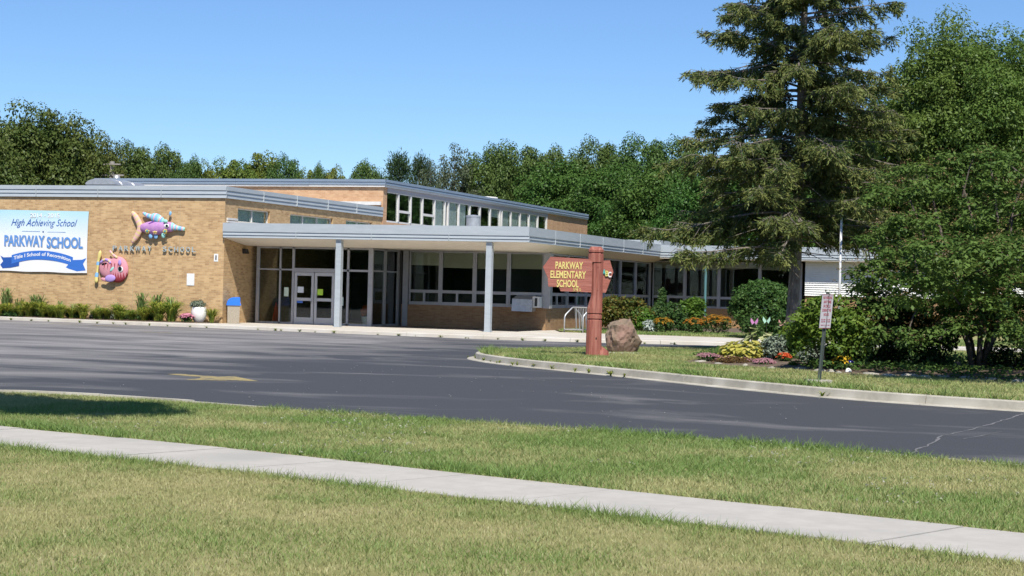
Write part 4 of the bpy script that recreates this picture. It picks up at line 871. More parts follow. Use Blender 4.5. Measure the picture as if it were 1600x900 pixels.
# no-parking sign
nk = Vector((-4.96, 31.80, 0)); npk = thing('parking_sign', 'white and red no-parking sign on a leaning green steel post', 'sign', (-4.96, 31.80, .15))
MB().hexa([tuple(nk+R0*u+Fz*v+Vector((0, 0, z))) for z, k in ((.13, 1), (.225, .97)) for u, v in ((-.225*k, -.12*k), (.225*k, -.12*k), (.225*k, .12*k), (-.225*k, .12*k))]).build('concrete_footing', KERBM, npk)
GRNP = M('green_steel', (.06, .085, .075), (.09, .10, .09), scale=12, rough=.5, metal=.3)
le = .075
def np_(u, v, z): return nk+R0*(u+(z-.2)*le)+Fz*v+Vector((0, 0, z))
b = MB()
for u0, u1, v0, v1 in ((-.03, -.018, -.02, .02), (.018, .03, -.02, .02), (-.018, .018, .01, .02)):
    b.hexa([np_(u, v, z) for z in (.2, 1.80) for u, v in ((u0, v0), (u1, v0), (u1, v1), (u0, v1))])
b.build('post', GRNP, npk)
ang = math.radians(40); Su = (R0*math.cos(ang)+Fz*math.sin(ang)); Sn = Su.cross(Vector((0, 0, 1)))
Sv = (Vector((0, 0, 1))+R0*le).normalized(); SO = np_(0, -.03, 1.15)
b = MB(); b.obox(SO+Sv*.31, Su*.1525, Sn*.003, Sv*.305); pl_ = b.build('plate', P1('sign_white', (.50, .475, .50), .5), npk)
SRED = P1('sign_red', (.34, .07, .10), .6)
Sn_ = Sn if Sn.dot(Vector((.32, -.95, 0))) > 0 else -Sn
for body, z, h, wd in (('NO PARKING', .525, .055, .245), ('ANYTIME', .45, .055, .215), ('IN CIRCLE', .375, .055, .19), ('DURING THE', .30, .055, .235), ('HOURS', .225, .05, .14), ('8:15 AM - 9:15 AM', .145, .026, .24), ('2:15 PM - 3:15 PM', .108, .026, .24), ('MON THRU FRI', .05, .016, .24)):
    text_part('lettering', body, SO+Sv*z-Su*(wd/2)+Sn_*.004, Su, Sv, wd, h, .002, SRED, npk, offset=.02)
for z in (.006, .604): MB().obox(SO+Sv*z+Sn_*.004, Su*.15, Sn*.001, Sv*.004).build('border', SRED, npk)
for z in (.58, .03): MB().tube([SO+Sv*z+Sn_*.002, SO+Sv*z+Sn_*.010], .007, 6).build('bolt', DARKM, npk)

# poles
up_ = thing('utility_pole', 'grey utility pole with crossarms beyond the roof at left', 'pole', (-64.6, 104.8, 0))
WOODG = M('weathered_pole', (.34, .31, .28), (.26, .24, .21), scale=4, rough=.9, stretch=(3, 3, .4))
MB().tube([(-64.6, 104.8, 0), (-64.6, 104.8, 9.75)], [.2, .17], 10).build('shaft', WOODG, up_)
MB().box(-65.3, -63.9, 104.6, 104.75, 9.5, 9.6).build('crossarm', WOODG, up_); MB().box(-65.5, -63.6, 104.6, 104.72, 8.75, 8.86).build('crossarm', WOODG, up_)
MB().tube([(-64.6, 104.7, 8.8), (-65.2, 104.7, 7.6)], .06, 6).build('brace', GALV, up_); MB().tube([(-63.7, 104.7, 8.1), (-63.5, 104.7, 7.4)], .06, 6).build('brace', GALV, up_)
MB().lathe([(.22, 8.2), (.24, 8.3), (.24, 8.75), (.1, 8.82)], (-64.1, 104.6, 0), 14).build('transformer', GALV, up_, smooth=True)
fp = thing('flagpole', 'slim white pole between the spruce and the layered tree', 'flagpole', (-6.82, 46.8, .2))
MB().tube([(-6.82, 46.8, .1), (-6.82, 46.8, 3.95)], [.034, .030], 12).build('shaft', P1('white_pole_paint', (.66, .66, .66), .4), fp, smooth=True); ellip(MB(), (-6.82, 46.8, 3.98), .04, .04, .04, n=10, m=6).build('finial', GALV, fp, smooth=True)
# ------------------------------------------------------------------ vegetation
def unit(v): return v/np.maximum(np.linalg.norm(v, axis=1, keepdims=True), 1e-9)
def leaf_arrays(Pt, Dr, Nr, Ln, Wd, fold=.12):
    """rhombic leaves: base, two sides, tip"""
    S = unit(np.cross(Dr, Nr)); n = len(Pt)
    V = np.empty((n, 4, 3)); L = Ln[:, None]; W = Wd[:, None]/2
    V[:, 0] = Pt; V[:, 1] = Pt+Dr*L*.48+S*W+Nr*L*fold; V[:, 3] = Pt+Dr*L*.48-S*W+Nr*L*fold; V[:, 2] = Pt+Dr*L
    return V.reshape(-1, 3), np.arange(4*n).reshape(-1, 4)
def sph(n): return unit(RNG.normal(size=(n, 3)))
def clumps(nc, rad, centre, shell=.55, low=-.6, jag=.18):
    """clump centres spread through an ellipsoid, denser near its surface, with an uneven outline"""
    d = sph(nc*3); d = d[d[:, 2] > low][:nc]; n = len(d)
    r = np.minimum(RNG.uniform(shell**3, 1, n)**(1/3)*(1+RNG.normal(0, jag, n)*.6), 1+jag*.45)
    return np.array(centre)+d*r[:, None]*np.array(rad), d
def foliage(Cc, Cd, per, cr, flat, leaf, asp=.6, upb=.5, droop=.0, spread=.5):
    """leaves sitting on the outer side of each clump; returns arrays"""
    n = len(Cc)*per; idx = np.repeat(np.arange(len(Cc)), per)
    d = sph(n); d[:, 2] = np.abs(d[:, 2])*np.where(RNG.random(n) < .72, 1, -1)
    crr = cr*RNG.uniform(.6, 1.35, len(Cc))[idx]
    pos = Cc[idx]+d*(crr*RNG.uniform(spread, 1.0, n))[:, None]*np.array([1, 1, flat])
    nr = unit(d*.75+np.array([0, 0, upb])+RNG.normal(0, .35, (n, 3)))
    dr = RNG.normal(0, 1, (n, 3))+d*.6; dr[:, 2] -= droop; dr = unit(dr-nr*np.sum(dr*nr, 1, keepdims=True))
    ln = leaf*RNG.uniform(.65, 1.3, n); V, Fc = leaf_arrays(pos, dr, nr, ln, ln*asp)
    lv = np.clip(RNG.normal(.45, .22, n)+.18*RNG.normal(0, 1, len(Cc))[idx], 0, 1)
    return V, Fc, lv
def join(parts):
    o = 0; Vs, Fs, ls = [], [], []
    for V, Fc, l in parts: Vs.append(V); Fs.append(Fc+o); ls.append(l); o += len(V)
    return np.concatenate(Vs), np.concatenate(Fs), np.concatenate(ls)
def leaf_obj(name, arr, mat, parent, local=True):
    V, Fc, lv = arr
    me = np_mesh(name, V if local else V-np.array(ORG[parent.name]), Fc, lv); return finish(me, name, mat, parent, (0, 0, 0), False)
def trunk_obj(parent, h, r, Cc, nl, mat, base=(0, 0, 0), z0=.35, stems=1, spread=.2):
    b = MB(); B0 = Vector(base)
    for s in range(stems):
        a = s*2*math.pi/max(1, stems)+.4; o = Vector((math.cos(a), math.sin(a), 0))*(spread if stems > 1 else 0)
        top = B0+o*3+Vector((random.uniform(-.1, .1)*h*.1, random.uniform(-.1, .1)*h*.1, h))
        b.tube([B0+o*.3, B0+o*.5+Vector((0, 0, h*.15)), B0.lerp(top, .5)+o*.3, top], [r*1.35, r, r*.7, r*.25], 9)
    for i in RNG.choice(len(Cc), min(nl, len(Cc)), replace=False):
        e = Vector(Cc[i]); f = random.uniform(z0, .8); st = B0+Vector((0, 0, h*f)); mid = st.lerp(e, .5)+Vector((0, 0, .06*h))
        b.tube([st, mid, e], [r*.42, r*.25, r*.06], 6, cap=False)
    return b.build('trunk', mat, parent, smooth=True)
DIM = {}
def proto_tree(name, label, cat, mat, rad, cz, nc, per, cr, leaf, group, flat=.75, th=None, low=-.55, asp=.6, bark=BARKD, r=.22, jag=.18, nl=26, upb=.5, shell=.5):
    t = thing(name, label, cat, (0, 0, 0), group)
    Cc, Cd = clumps(nc, rad, (0, 0, cz), low=low, jag=jag, shell=shell)
    A_ = foliage(Cc, Cd, per, cr, flat, leaf, asp, upb); V = A_[0]; DIM[t.name] = (float(np.percentile(np.hypot(V[:, 0], V[:, 1]), 97)), float(np.percentile(V[:, 2], 99.6)))
    trunk_obj(t, th or cz, r, Cc, nl, bark); leaf_obj('crown', A_, mat, t); return t
L_OAK = leaf_mat('oak_leaf', (.068, .105, .024), (.145, .175, .046)); L_MAP = leaf_mat('maple_leaf', (.046, .112, .022), (.10, .185, .040)); L_MID = leaf_mat('mid_leaf', (.066, .125, .030), (.13, .195, .052))
L_ASH = leaf_mat('ash_leaf', (.085, .155, .030), (.16, .24, .055), trans=.38); L_YEL = leaf_mat('yellow_green_leaf', (.11, .17, .035), (.25, .28, .055), trans=.35); L_GRY = leaf_mat('grey_green_leaf', (.075, .10, .055), (.14, .165, .085)); L_PIN = leaf_mat('pine_needle', (.030, .062, .028), (.07, .10, .04), trans=.1)
TG = 'trees behind the school'
pr = {}
pr['oak'] = proto_tree('broadleaf_tree', 'x', 'tree', L_OAK, (4, 4, 4.2), 6.0, 230, 190, 1.0, .22, TG, low=-.8, jag=.1)
pr['oak2'] = proto_tree('broadleaf_tree', 'x', 'tree', L_MID, (4, 4, 4.2), 6.0, 230, 190, .95, .21, TG, low=-.8, jag=.1)
pr['maple'] = proto_tree('maple_tree', 'x', 'tree', L_MAP, (4, 4, 4.4), 5.6, 260, 190, .92, .21, TG, low=-.95, shell=.65, jag=.1)
pr['yel'] = proto_tree('young_tree', 'x', 'tree', L_YEL, (2.0, 2.0, 3.6), 5.6, 150, 160, .62, .19, TG, jag=.12, low=-.9)
pr['grey'] = proto_tree('thin_tree', 'x', 'tree', L_GRY, (3.2, 3.2, 4.6), 6.0, 130, 100, .75, .2, TG, jag=.22, nl=40)
pr['ash'] = proto_tree('ash_tree', 'x', 'tree', L_ASH, (4.2, 4.2, 5.6), 8.4, 380, 230, 1.0, .20, TG, jag=.12, asp=.45, r=.3, nl=50, low=-.95, shell=.5)
def pine():
    t = thing('pine_tree', 'x', 'tree', (0, 0, 0), TG); tips = []; H = 10
    for k in range(150):
        z = RNG.uniform(2, 10.2); R = 2.5*(1-((z-1.5)/9.2)**1.6)+.3; a = RNG.uniform(0, 6.283); q = RNG.uniform(.45, 1.0)
        tips.append((math.cos(a)*R*q, math.sin(a)*R*q, z+.25*q))
    Cc = np.array(tips); n = len(Cc)*70; idx = np.repeat(np.arange(len(Cc)), 70)
    out = unit(Cc*np.array([1, 1, 0])+1e-3); dr = unit(out[idx]*.5+np.array([0, 0, .9])+RNG.normal(0, .55, (n, 3)))
    pos = Cc[idx]+RNG.normal(0, .28, (n, 3))*np.array([1, 1, .9]); nr = unit(np.cross(dr, sph(n))); ln = RNG.uniform(.2, .42, n)
    V, Fc = leaf_arrays(pos, dr, nr, ln, ln*.22, .03); lv = np.clip(RNG.normal(.45, .25, n), 0, 1)
    DIM[t.name] = (2.7, float(V[:, 2].max())); trunk_obj(t, 10, .2, Cc, 30, BARKD); leaf_obj('crown', (V, Fc, lv), L_PIN, t); return t
pr['pine'] = pine()
used = set()
def put(kind, X, Y, ztop, halfw, label, depthw=None):
    base = DIM[pr[kind].name]
    s = (halfw/base[0], (depthw or halfw)/base[0], ztop/base[1]); rz = random.uniform(0, 6.28)
    if kind in used: copy_thing(pr[kind], (X, Y, 0), rz, s, label)
    else:
        used.add(kind); o = pr[kind]; o.location = (X, Y, 0); o.rotation_euler = (0, 0, rz); o.scale = s; o['label'] = label
def at(px, d): return (-.3222*d+(px-800)*d*3.431e-4, .9466*d+(px-800)*d*1.168e-4)
def top(px, py, d): return 1.7+(453+(px-800)*.025-py)*d/2759
rows = [('oak', -60, 172, 140, 112, 'tall olive-dark tree at the left edge of the picture'), ('oak', 35, 172, 150, 118, 'tallest olive-green tree above the banner end of the roof'), ('oak', 100, 190, 120, 120, 'olive-green tree with a pointed top left of the utility pole'), ('oak', 150, 222, 90, 124, 'dark green tree just left of the utility pole'),
 ('oak2', 195, 230, 90, 126, 'green tree directly behind the utility pole'), ('oak2', 245, 236, 95, 128, 'rounded green tree right of the utility pole'), ('oak2', 290, 252, 55, 124, 'small green tree right of the metal roof hood'),
 ('yel', 312, 256, 45, 128, 'yellow-tipped small tree behind the corner of the low roof'), ('yel', 346, 252, 60, 130, 'yellow-green tree above the front corner of the low roof'), ('yel', 380, 257, 50, 129, 'pale green tree left of the tallest yellow-green tree'), ('yel', 404, 243, 62, 131, 'tallest yellow-green tree above the taller block'), ('oak2', 440, 250, 60, 130, 'green tree left of the gap in the tree line'), ('yel', 472, 268, 36, 128, 'low yellow-green tree at the first gap in the tree line'),
 ('oak2', 497, 262, 36, 128, 'small green tree alone between two gaps of sky'), ('yel', 523, 265, 40, 128, 'small pale tree left of the second gap of sky'),
 ('oak2', 572, 258, 70, 140, 'green tree left of the spiky pine'), ('pine', 620, 228, 80, 138, 'spiky dark pine above the corner of the taller block'), ('pine', 652, 231, 62, 141, 'second spiky pine right behind the taller block corner'), ('grey', 705, 231, 80, 139, 'thin grey-green tree right of the pines'), ('grey', 668, 255, 60, 136, 'low grey-green tree between the two pines and the roof edge'),
 ('oak2', 758, 236, 90, 142, 'green tree above the white roof vent'), ('oak2', 803, 231, 95, 140, 'rounded tree right of the white roof vent'), ('oak2', 850, 238, 90, 143, 'tree between the roof vent and the large maples'), ('oak2', 925, 225, 85, 140, 'separate rounded tree top above the maples'), ('oak2', 998, 221, 100, 138, 'tall tree top left of the spruce'), ('oak2', 1055, 226, 100, 137, 'tree touching the left side of the spruce'),
 ('maple', 870, 258, 150, 130, 'bright green maple nearest the end of the taller block'), ('maple', 955, 262, 140, 124, 'bright green maple above the end of the canopy'), ('maple', 1030, 270, 150, 110, 'bright green maple above the step in the roof'), ('maple', 1085, 285, 130, 106, 'bright green maple half behind the spruce'), ('maple', 990, 305, 130, 112, 'lower bright green maple just above the canopy edge'), ('maple', 905, 300, 110, 132, 'lower bright green maple at the taller block end'),
 ('maple', 1160, 250, 170, 106, 'maple behind the middle of the spruce'), ('maple', 1260, 220, 180, 108, 'maple right behind the spruce trunk'), ('maple', 1360, 170, 190, 108, 'dark maple between the spruce and the tall ash trees'),
 ('ash', 1465, 42, 190, 104, 'tall feathery ash tree right of the spruce'), ('ash', 1560, 66, 200, 102, 'tall feathery ash tree at the right edge'), ('ash', 1650, 60, 200, 104, 'tall ash tree cut off by the right edge'), ('ash', 1510, 85, 190, 112, 'ash tree standing between and behind the two tall ones')]
for kind, px, py, wpx, d, lab in rows:
    X, Y = at(px, d); put(kind, X, Y, top(px, py, d), wpx/2*d/2759*(1.3 if kind in ('oak', 'oak2', 'yel', 'ash') else 1.15), lab)
for k, (X, Y) in enumerate(((-80, 13), (-73, 10), (-67, 8), (-61, 6), (-55.5, 4), (-50, 2), (-44.5, 0), (-39, -2), (-33, -5))):
    put('maple', X, Y, 11.5, 5.2, ['first', 'second', 'third', 'fourth', 'fifth', 'sixth', 'seventh', 'eighth', 'ninth'][k]+' maple across the street, seen reflected in the entrance glass')
# street tree whose crown shades the verge at left
st = thing('street_tree', 'street tree left of the frame that shades the verge grass', 'tree', (-15.6, 13.6, .1))
Cc, Cd = clumps(420, (3.8, 1.2, .95), (-12.3, 14.3, 7.1), shell=.2, low=-1, jag=.05)
b = MB(); b.tube([(-15.6, 13.6, .05), (-15.5, 13.6, 2.5), (-15.0, 13.8, 5.2), (-13.6, 14.1, 6.9), (-11.5, 14.4, 7.3)], [.2, .16, .13, .09, .04], 9).build('trunk', BARKD, st, smooth=True)
leaf_obj('crown', foliage(Cc, Cd, 130, .5, .8, .17), L_MAP, st, local=False)

# spruce -----------------------------------------------------------
def spruce():
    bx, by, bz = -8.32, 48.43, .15
    t = thing('spruce_tree', 'tall ragged spruce with drooping olive branches behind the island flower bed', 'tree', (bx, by, bz))
    b = MB(); H = 14.6; rg = random.Random(4)
    b.tube([(0, 0, -.1), (-.03, 0, .8), (.05, 0, 2.6), (.08, 0, 6), (.12, 0, 10), (.1, 0, H)], [.22, .17, .155, .13, .085, .02], 12)
    prof = [(2.3, 2.6), (3.0, 3.7), (3.9, 4.0), (4.8, 3.4), (5.6, 3.35), (6.4, 3.2), (7.2, 3.0), (8.0, 2.85), (8.8, 2.7), (9.4, 2.5), (10.2, 2.2), (12, 1.4), (14.4, .25)]
    def R(z): return float(np.interp(z, [p[0] for p in prof], [p[1] for p in prof]))
    Pn, Dn, Ln, Wn, lvn = [], [], [], [], []
    z = 3.1
    while z < 14.2:
        nb = rg.choice((5, 6, 6, 7)) if z < 10 else 5; a0 = rg.uniform(0, 6.28)
        for k in range(nb):
            a = a0+k*6.283/nb+rg.uniform(-.35, .35); L = R(z)*rg.choice((.4, .6, .75, .85, .95, 1.0, 1.05)); zz = z+rg.uniform(-.3, .3)
            if L < .25: continue
            d = Vector((math.cos(a), math.sin(a), 0)); s = Vector((-math.sin(a), math.cos(a), 0))
            dr_ = rg.uniform(.10, .26) if z < 8 else rg.uniform(-.05, .14)
            pts = []; m = 7; wv = rg.uniform(-.12, .12)
            for i in range(m+1):
                u = i/m; pts.append(Vector((0, 0, zz))+d*(L*u)+s*(wv*L*u*u)+Vector((0, 0, L*(.16*u-dr_*2.4*u*u+dr_*1.3*u**4))))
            b.tube(pts, [max(.006, (.022+.005*L)*(1-u/m*.9)) for u in range(m+1)], 5, cap=False)
            # hanging and side twigs
            nt_ = int(L*12)+3; dens = rg.uniform(.6, 1.05)
            for j in range(nt_):
                u = rg.uniform(.08, 1.0)**.8; f = u*m; i = min(m-1, int(f)); p = pts[i].lerp(pts[i+1], f-i)
                sd_ = rg.choice((-1, 1)); tl = rg.uniform(.3, .75)*(1.15-.5*u)*min(1, .4+L*.25)
                td = (d*rg.uniform(.35, .9)+s*sd_*rg.uniform(.25, 1.0)+Vector((0, 0, rg.uniform(-1.0, .12)))).normalized()
                q = p+td*tl+Vector((0, 0, -.12*tl)); b.tube([p, q], [.008, .003], 3, cap=False)
                if rg.random() > dens: continue
                nn = int(tl*95)+8; tip = rg.random()
                for w_ in range(nn):
                    v = rg.uniform(.08, 1.05); c = p.lerp(q, v)+Vector((rg.gauss(0, .03), rg.gauss(0, .03), rg.gauss(-.03, .035)))
                    e = (td*rg.uniform(.4, 1.0)+Vector((rg.gauss(0, .55), rg.gauss(0, .55), rg.gauss(-.28, .4)))).normalized()
                    Pn.append(c); Dn.append(e); Ln.append(rg.uniform(.09, .20)); Wn.append(rg.uniform(.022, .042)); lvn.append(min(1, max(0, rg.gauss(.22+.42*u*tip+.25*(v > .8), .2))))
        z += rg.uniform(.22, .36)*(1 if z < 9 else 1.25)
    # bare lower twigs
    for k in range(26):
        a = rg.uniform(0, 6.28); zz = rg.uniform(2.3, 5.5); L = rg.uniform(.8, 2.6); d = Vector((math.cos(a), math.sin(a), 0))
        p0 = Vector((0, 0, zz))+d*.1; p1 = p0+d*L*.5+Vector((0, 0, -.05*L)); p2 = p0+d*L+Vector((rg.uniform(-.3, .3), rg.uniform(-.3, .3), -.25*L)); b.tube([p0, p1, p2], [.018, .012, .004], 4, cap=False)
    b.v = [(x+bx, y+by, zz+bz) for x, y, zz in b.v]
    b.build('trunk', BARK, t, smooth=True)
    Pn = np.array([p[:] for p in Pn]); Dn = np.array([p[:] for p in Dn]); n = len(Pn)
    nr = unit(np.cross(Dn, sph(n))); V, Fc = leaf_arrays(Pn, Dn, nr, np.array(Ln), np.array(Wn), .02)
    leaf_obj('crown', (V, Fc, np.array(lvn)), leaf_mat('spruce_needle', (.058, .105, .036), (.215, .225, .068), trans=.22, gloss=.01), t)
spruce()

# layered tree with reddish seed heads ------------------------------
L_DOG = leaf_mat('layered_tree_leaf', (.075, .125, .028), (.155, .215, .052), trans=.33, rough=.5, gloss=.012); L_SEED = leaf_mat('reddish_seed_head', (.13, .075, .04), (.19, .13, .06), trans=.1, gloss=.02)
def layered(name, label, base, cc, nc, spread, cr, leaf, per, seeds, stems, seedmat=L_SEED, mat=L_DOG, cat='tree'):
    t = thing(name, label, cat, base); bx, by, bz = base
    Cc = np.array(cc); n = nc; tiers = []
    for (x, y, z, r) in cc:
        m = max(6, int(nc*(r*r)/sum(q[3]**2 for q in cc)))
        a = RNG.uniform(0, 6.283, m); q = np.sqrt(RNG.uniform(.05, 1, m))*r
        tiers.append(np.stack([x+np.cos(a)*q, y+np.sin(a)*q, z-.16*q*q/r+RNG.normal(0, .09, m)], 1))
    C2 = np.concatenate(tiers); Cd = np.tile([0, 0, 1.], (len(C2), 1))
    V, Fc, lv = foliage(C2, Cd, per, cr, .42, leaf, .55, upb=1.0, droop=.35, spread=.25)
    b = MB(); B0 = Vector(base)
    for s in range(stems):
        x, y, z, r = cc[s % len(cc)]; a = s*2.4; o = Vector((math.cos(a), math.sin(a)*.6, 0))
        b.tube([B0+o*.10-Vector((0, 0, .1)), B0+o*.25+Vector((0, 0, .55)), (B0+o*.6+Vector((0, 0, 1.3))), Vector((x, y, z))], [.075, .06, .045, .015], 8)
    for i in RNG.choice(len(C2), min(70, len(C2)), replace=False):
        e = Vector(C2[i]); k = min(range(len(cc)), key=lambda q: (Vector(cc[q][:3])-e).length); c = Vector(cc[k][:3]); b.tube([c+Vector((0, 0, -.25)), c.lerp(e, .6)+Vector((0, 0, .02)), e], [.022, .015, .006], 5, cap=False)
    b.build('trunk', BARKD, t, smooth=True); leaf_obj('crown', (V, Fc, lv), mat, t, local=False)
    if seeds:
        k = RNG.choice(len(C2), seeds); sp = C2[k]+RNG.normal(0, .28, (seeds, 3))*np.array([1, 1, .25])+np.array([0, 0, cr*.42]); m = 10; n2 = seeds*m
        ps = np.repeat(sp, m, 0)+RNG.normal(0, .045, (n2, 3))*np.array([1, 1, .4]); nr = unit(RNG.normal(0, .5, (n2, 3))+[0, 0, 1]); dr = unit(np.cross(nr, sph(n2))); ln = RNG.uniform(.025, .05, n2)
        V, Fc = leaf_arrays(ps, dr, nr, ln, ln*.8); leaf_obj('seed_heads', (V, Fc, RNG.random(n2)), seedmat, t, local=False)
    return t
def atz(px, d, py): X, Y = at(px, d); return (X, Y, top(px, py, d))
tier = []
for px, py, d, r in ((1540, 240, 39.5, 1.1), (1440, 262, 40, 1.0), (1600, 262, 38.6, 1.2), (1500, 290, 38.6, 1.3), (1415, 305, 39.5, 1.1), (1580, 320, 37.6, 1.3), (1450, 345, 38.2, 1.4), (1395, 368, 38.6, .85), (1540, 372, 37, 1.5), (1630, 350, 38.5, 1.5), (1430, 410, 37.4, 1.4), (1365, 430, 38.3, .7), (1500, 425, 36.8, 1.3), (1590, 430, 36.8, 1.3), (1395, 468, 37.6, .9), (1450, 470, 38.4, 1.2), (1545, 478, 37.2, 1.1), (1630, 470, 38, 1.3), (1500, 500, 38.6, .9), (1600, 505, 38.4, .8), (1540, 500, 36.6, .7), (1660, 420, 37.5, 1.5), (1520, 330, 40.5, 1.5), (1470, 400, 40.5, 1.5), (1560, 415, 40.5, 1.6), (1420, 440, 40.2, 1.2), (1480, 380, 33.6, 1.2), (1560, 395, 33.0, 1.3), (1440, 440, 33.8, 1.0), (1500, 455, 33.4, 1.1), (1600, 440, 33, 1.2), (1650, 380, 33, 1.4), (1470, 512, 36, .75), (1570, 515, 36, .8), (1415, 520, 36.6, .7), (1625, 520, 36, .8)):
    X, Y, Z_ = atz(px, d, py); tier.append((X, Y, Z_, r))
bX, bY = at(1532, 38.3)
layered('layered_tree', 'broad multi-stemmed tree in horizontal layers with reddish seed heads at right', (bX, bY, .26), tier, 760, 1, .34, .115, 62, 1500, 6)
# shrubs --------------------------------------------------------------
def shrub(name, label, px, py, d, z0, rad, mat, nc, per, cr, leaf, asp=.6, low=-.7, cat='shrub', flat=.8, group=None, shell=.55, base=None, jag=.15):
    X, Y = at(px, d); t = thing(name, label, cat, (X, Y, z0), group); zc = top(px, py, d)
    Cc, Cd = clumps(nc, rad, (X, Y, zc), low=low, shell=shell, jag=jag); Cc[:, 2] = np.maximum(Cc[:, 2], z0+cr*.4)
    b = MB()
    for k in range(7):
        e = Vector(Cc[RNG.integers(len(Cc))]); b.tube([(X+random.uniform(-.08, .08), Y+random.uniform(-.08, .08), z0-.03), Vector((X, Y, z0)).lerp(e, .5)+Vector((0, 0, .05)), e], [.022, .014, .005], 5, cap=False)
    b.build('stems', BARKD, t); leaf_obj('foliage', foliage(Cc, Cd, per, cr, flat, leaf, asp), mat, t, local=False); return t
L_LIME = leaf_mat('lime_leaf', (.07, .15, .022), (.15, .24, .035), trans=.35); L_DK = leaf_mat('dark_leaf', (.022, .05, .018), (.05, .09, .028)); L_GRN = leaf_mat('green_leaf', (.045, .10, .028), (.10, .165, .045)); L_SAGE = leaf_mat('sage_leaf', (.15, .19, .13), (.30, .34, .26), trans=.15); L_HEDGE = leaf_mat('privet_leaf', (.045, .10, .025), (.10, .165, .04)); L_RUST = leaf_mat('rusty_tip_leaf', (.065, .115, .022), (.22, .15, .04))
shrub('shrub', 'light green leafy shrub behind the no-parking sign', 1293, 518, 37.2, .2, (.85, .6, .66), L_LIME, 75, 70, .24, .10)
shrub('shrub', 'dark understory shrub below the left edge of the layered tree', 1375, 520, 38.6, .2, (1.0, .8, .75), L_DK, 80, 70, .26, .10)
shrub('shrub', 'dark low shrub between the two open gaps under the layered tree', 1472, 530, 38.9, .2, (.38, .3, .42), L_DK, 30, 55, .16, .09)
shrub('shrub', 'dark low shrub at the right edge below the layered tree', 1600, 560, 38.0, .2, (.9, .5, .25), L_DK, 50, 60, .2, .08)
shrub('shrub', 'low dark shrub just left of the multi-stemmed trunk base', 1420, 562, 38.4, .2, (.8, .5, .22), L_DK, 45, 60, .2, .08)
shrub('shrub', 'round clipped dark green shrub left of the spruce trunk', 1193, 482, 66, .14, (1.12, 1.1, .98), L_HEDGE, 260, 75, .25, .11, low=-.95, shell=.8, jag=.05)
shrub('shrub', 'yellow-green shrub with rusty tips behind the boulder', 972, 490, 72.5, .14, (1.05, .9, .62), L_RUST, 120, 60, .26, .12, shell=.7, jag=.08)
shrub('shrub', 'smaller yellow-green shrub right of the rusty-tipped one', 1003, 500, 72, .14, (.5, .5, .42), L_LIME, 50, 55, .2, .11)
shrub('shrub', 'grey-green bushy plant below the tall spire plant', 1040, 492, 73, .14, (.62, .5, .55), L_GRN, 70, 60, .2, .10)
shrub('shrub', 'bright green leafy shrub in front of the wing windows', 1083, 484, 74, .14, (.48, .45, .50), L_LIME, 60, 55, .2, .12)
shrub('shrub', 'low green shrub between the bright shrub and the orange flowers', 1065, 506, 73, .14, (.45, .4, .3), L_GRN, 40, 50, .18, .1)
shrub('spire_plant', 'tall thin green spire plant in the wing bed', 1035, 470, 74, .14, (.13, .13, .55), L_GRN, 30, 40, .09, .09, cat='plant')
shrub('shrub', 'small green shrub in front of the round clipped shrub', 1178, 512, 60, .14, (.35, .3, .35), L_GRN, 34, 50, .16, .09)
shrub('shrub', 'leafy green plant right of the yellow hosta', 1238, 532, 41.5, .2, (.36, .32, .42), L_GRN, 55, 60, .16, .075)
shrub('shrub', 'grey-green plant right beside the yellow hosta', 1212, 545, 40.6, .2, (.28, .28, .26), L_SAGE, 40, 60, .13, .07)
shrub('shrub', 'pale variegated plant behind the no-parking post', 1272, 550, 39.2, .2, (.28, .26, .28), L_SAGE, 34, 46, .13, .085)
shrub('shrub', 'bright green plant left of the yellow flowers', 1303, 562, 37.8, .2, (.26, .22, .24), L_GRN, 34, 50, .12, .075)
shrub('dusty_plant', 'silvery white plant at the front of the wing bed', 1017, 511, 70.4, .14, (.24, .22, .2), leaf_mat('silver_leaf', (.36, .42, .38), (.55, .6, .55), trans=.1), 34, 44, .12, .09, cat='plant')
# flowers ------------------------------------------------------------
def flowers(name, label, px, py, d, z0, rad, stem_mat, petal, npet, nc=40, per=45, cr=.14, leaf=.07, ps=.045, cat='flowers'):
    t = shrub(name, label, px, py, d, z0, rad, stem_mat, nc, per, cr, leaf, cat=cat); X, Y = at(px, d); zc = top(px, py, d)
    d_ = sph(npet*2); d_ = d_[d_[:, 2] > .05][:npet]; n = len(d_); m = 5
    p = np.array([X, Y, zc])+d_*np.array(rad)*RNG.uniform(.85, 1.12, n)[:, None]+np.array([0, 0, cr*.7])
    P_ = np.repeat(p, m, 0); nr = unit(np.repeat(d_, m, 0)*.5+[0, -.2, 1]+RNG.normal(0, .2, (n*m, 3))); dr = unit(np.cross(nr, sph(n*m))); ln = ps*RNG.uniform(.7, 1.2, n*m)
    V, Fc = leaf_arrays(P_, dr, nr, ln, ln*.75); leaf_obj('blooms', (V, Fc, RNG.random(n*m)), petal, t, local=False); return t
PO = leaf_mat('orange_petal', (.34, .15, .015), (.44, .24, .03), trans=.2); PR = leaf_mat('red_orange_petal', (.62, .10, .03), (.70, .20, .06), trans=.2); PP = leaf_mat('pink_petal', (.62, .22, .34), (.72, .36, .46), trans=.2); PY = leaf_mat('yellow_petal', (.66, .40, .03), (.75, .52, .06), trans=.2); PM = leaf_mat('mauve_petal', (.36, .16, .18), (.50, .27, .30), trans=.15); L_BRN = leaf_mat('brown_sedum', (.13, .075, .03), (.17, .12, .04), trans=.15)
flowers('orange_flowers', 'orange flower clump left of the teal post in the wing bed', 1038, 510, 70.2, .14, (.40, .3, .25), L_GRN, PO, 150, ps=.06)
flowers('orange_flowers', 'wide orange flower clump right of the teal post', 1120, 508, 70.5, .14, (.62, .4, .3), L_GRN, PO, 270, nc=60, ps=.06)
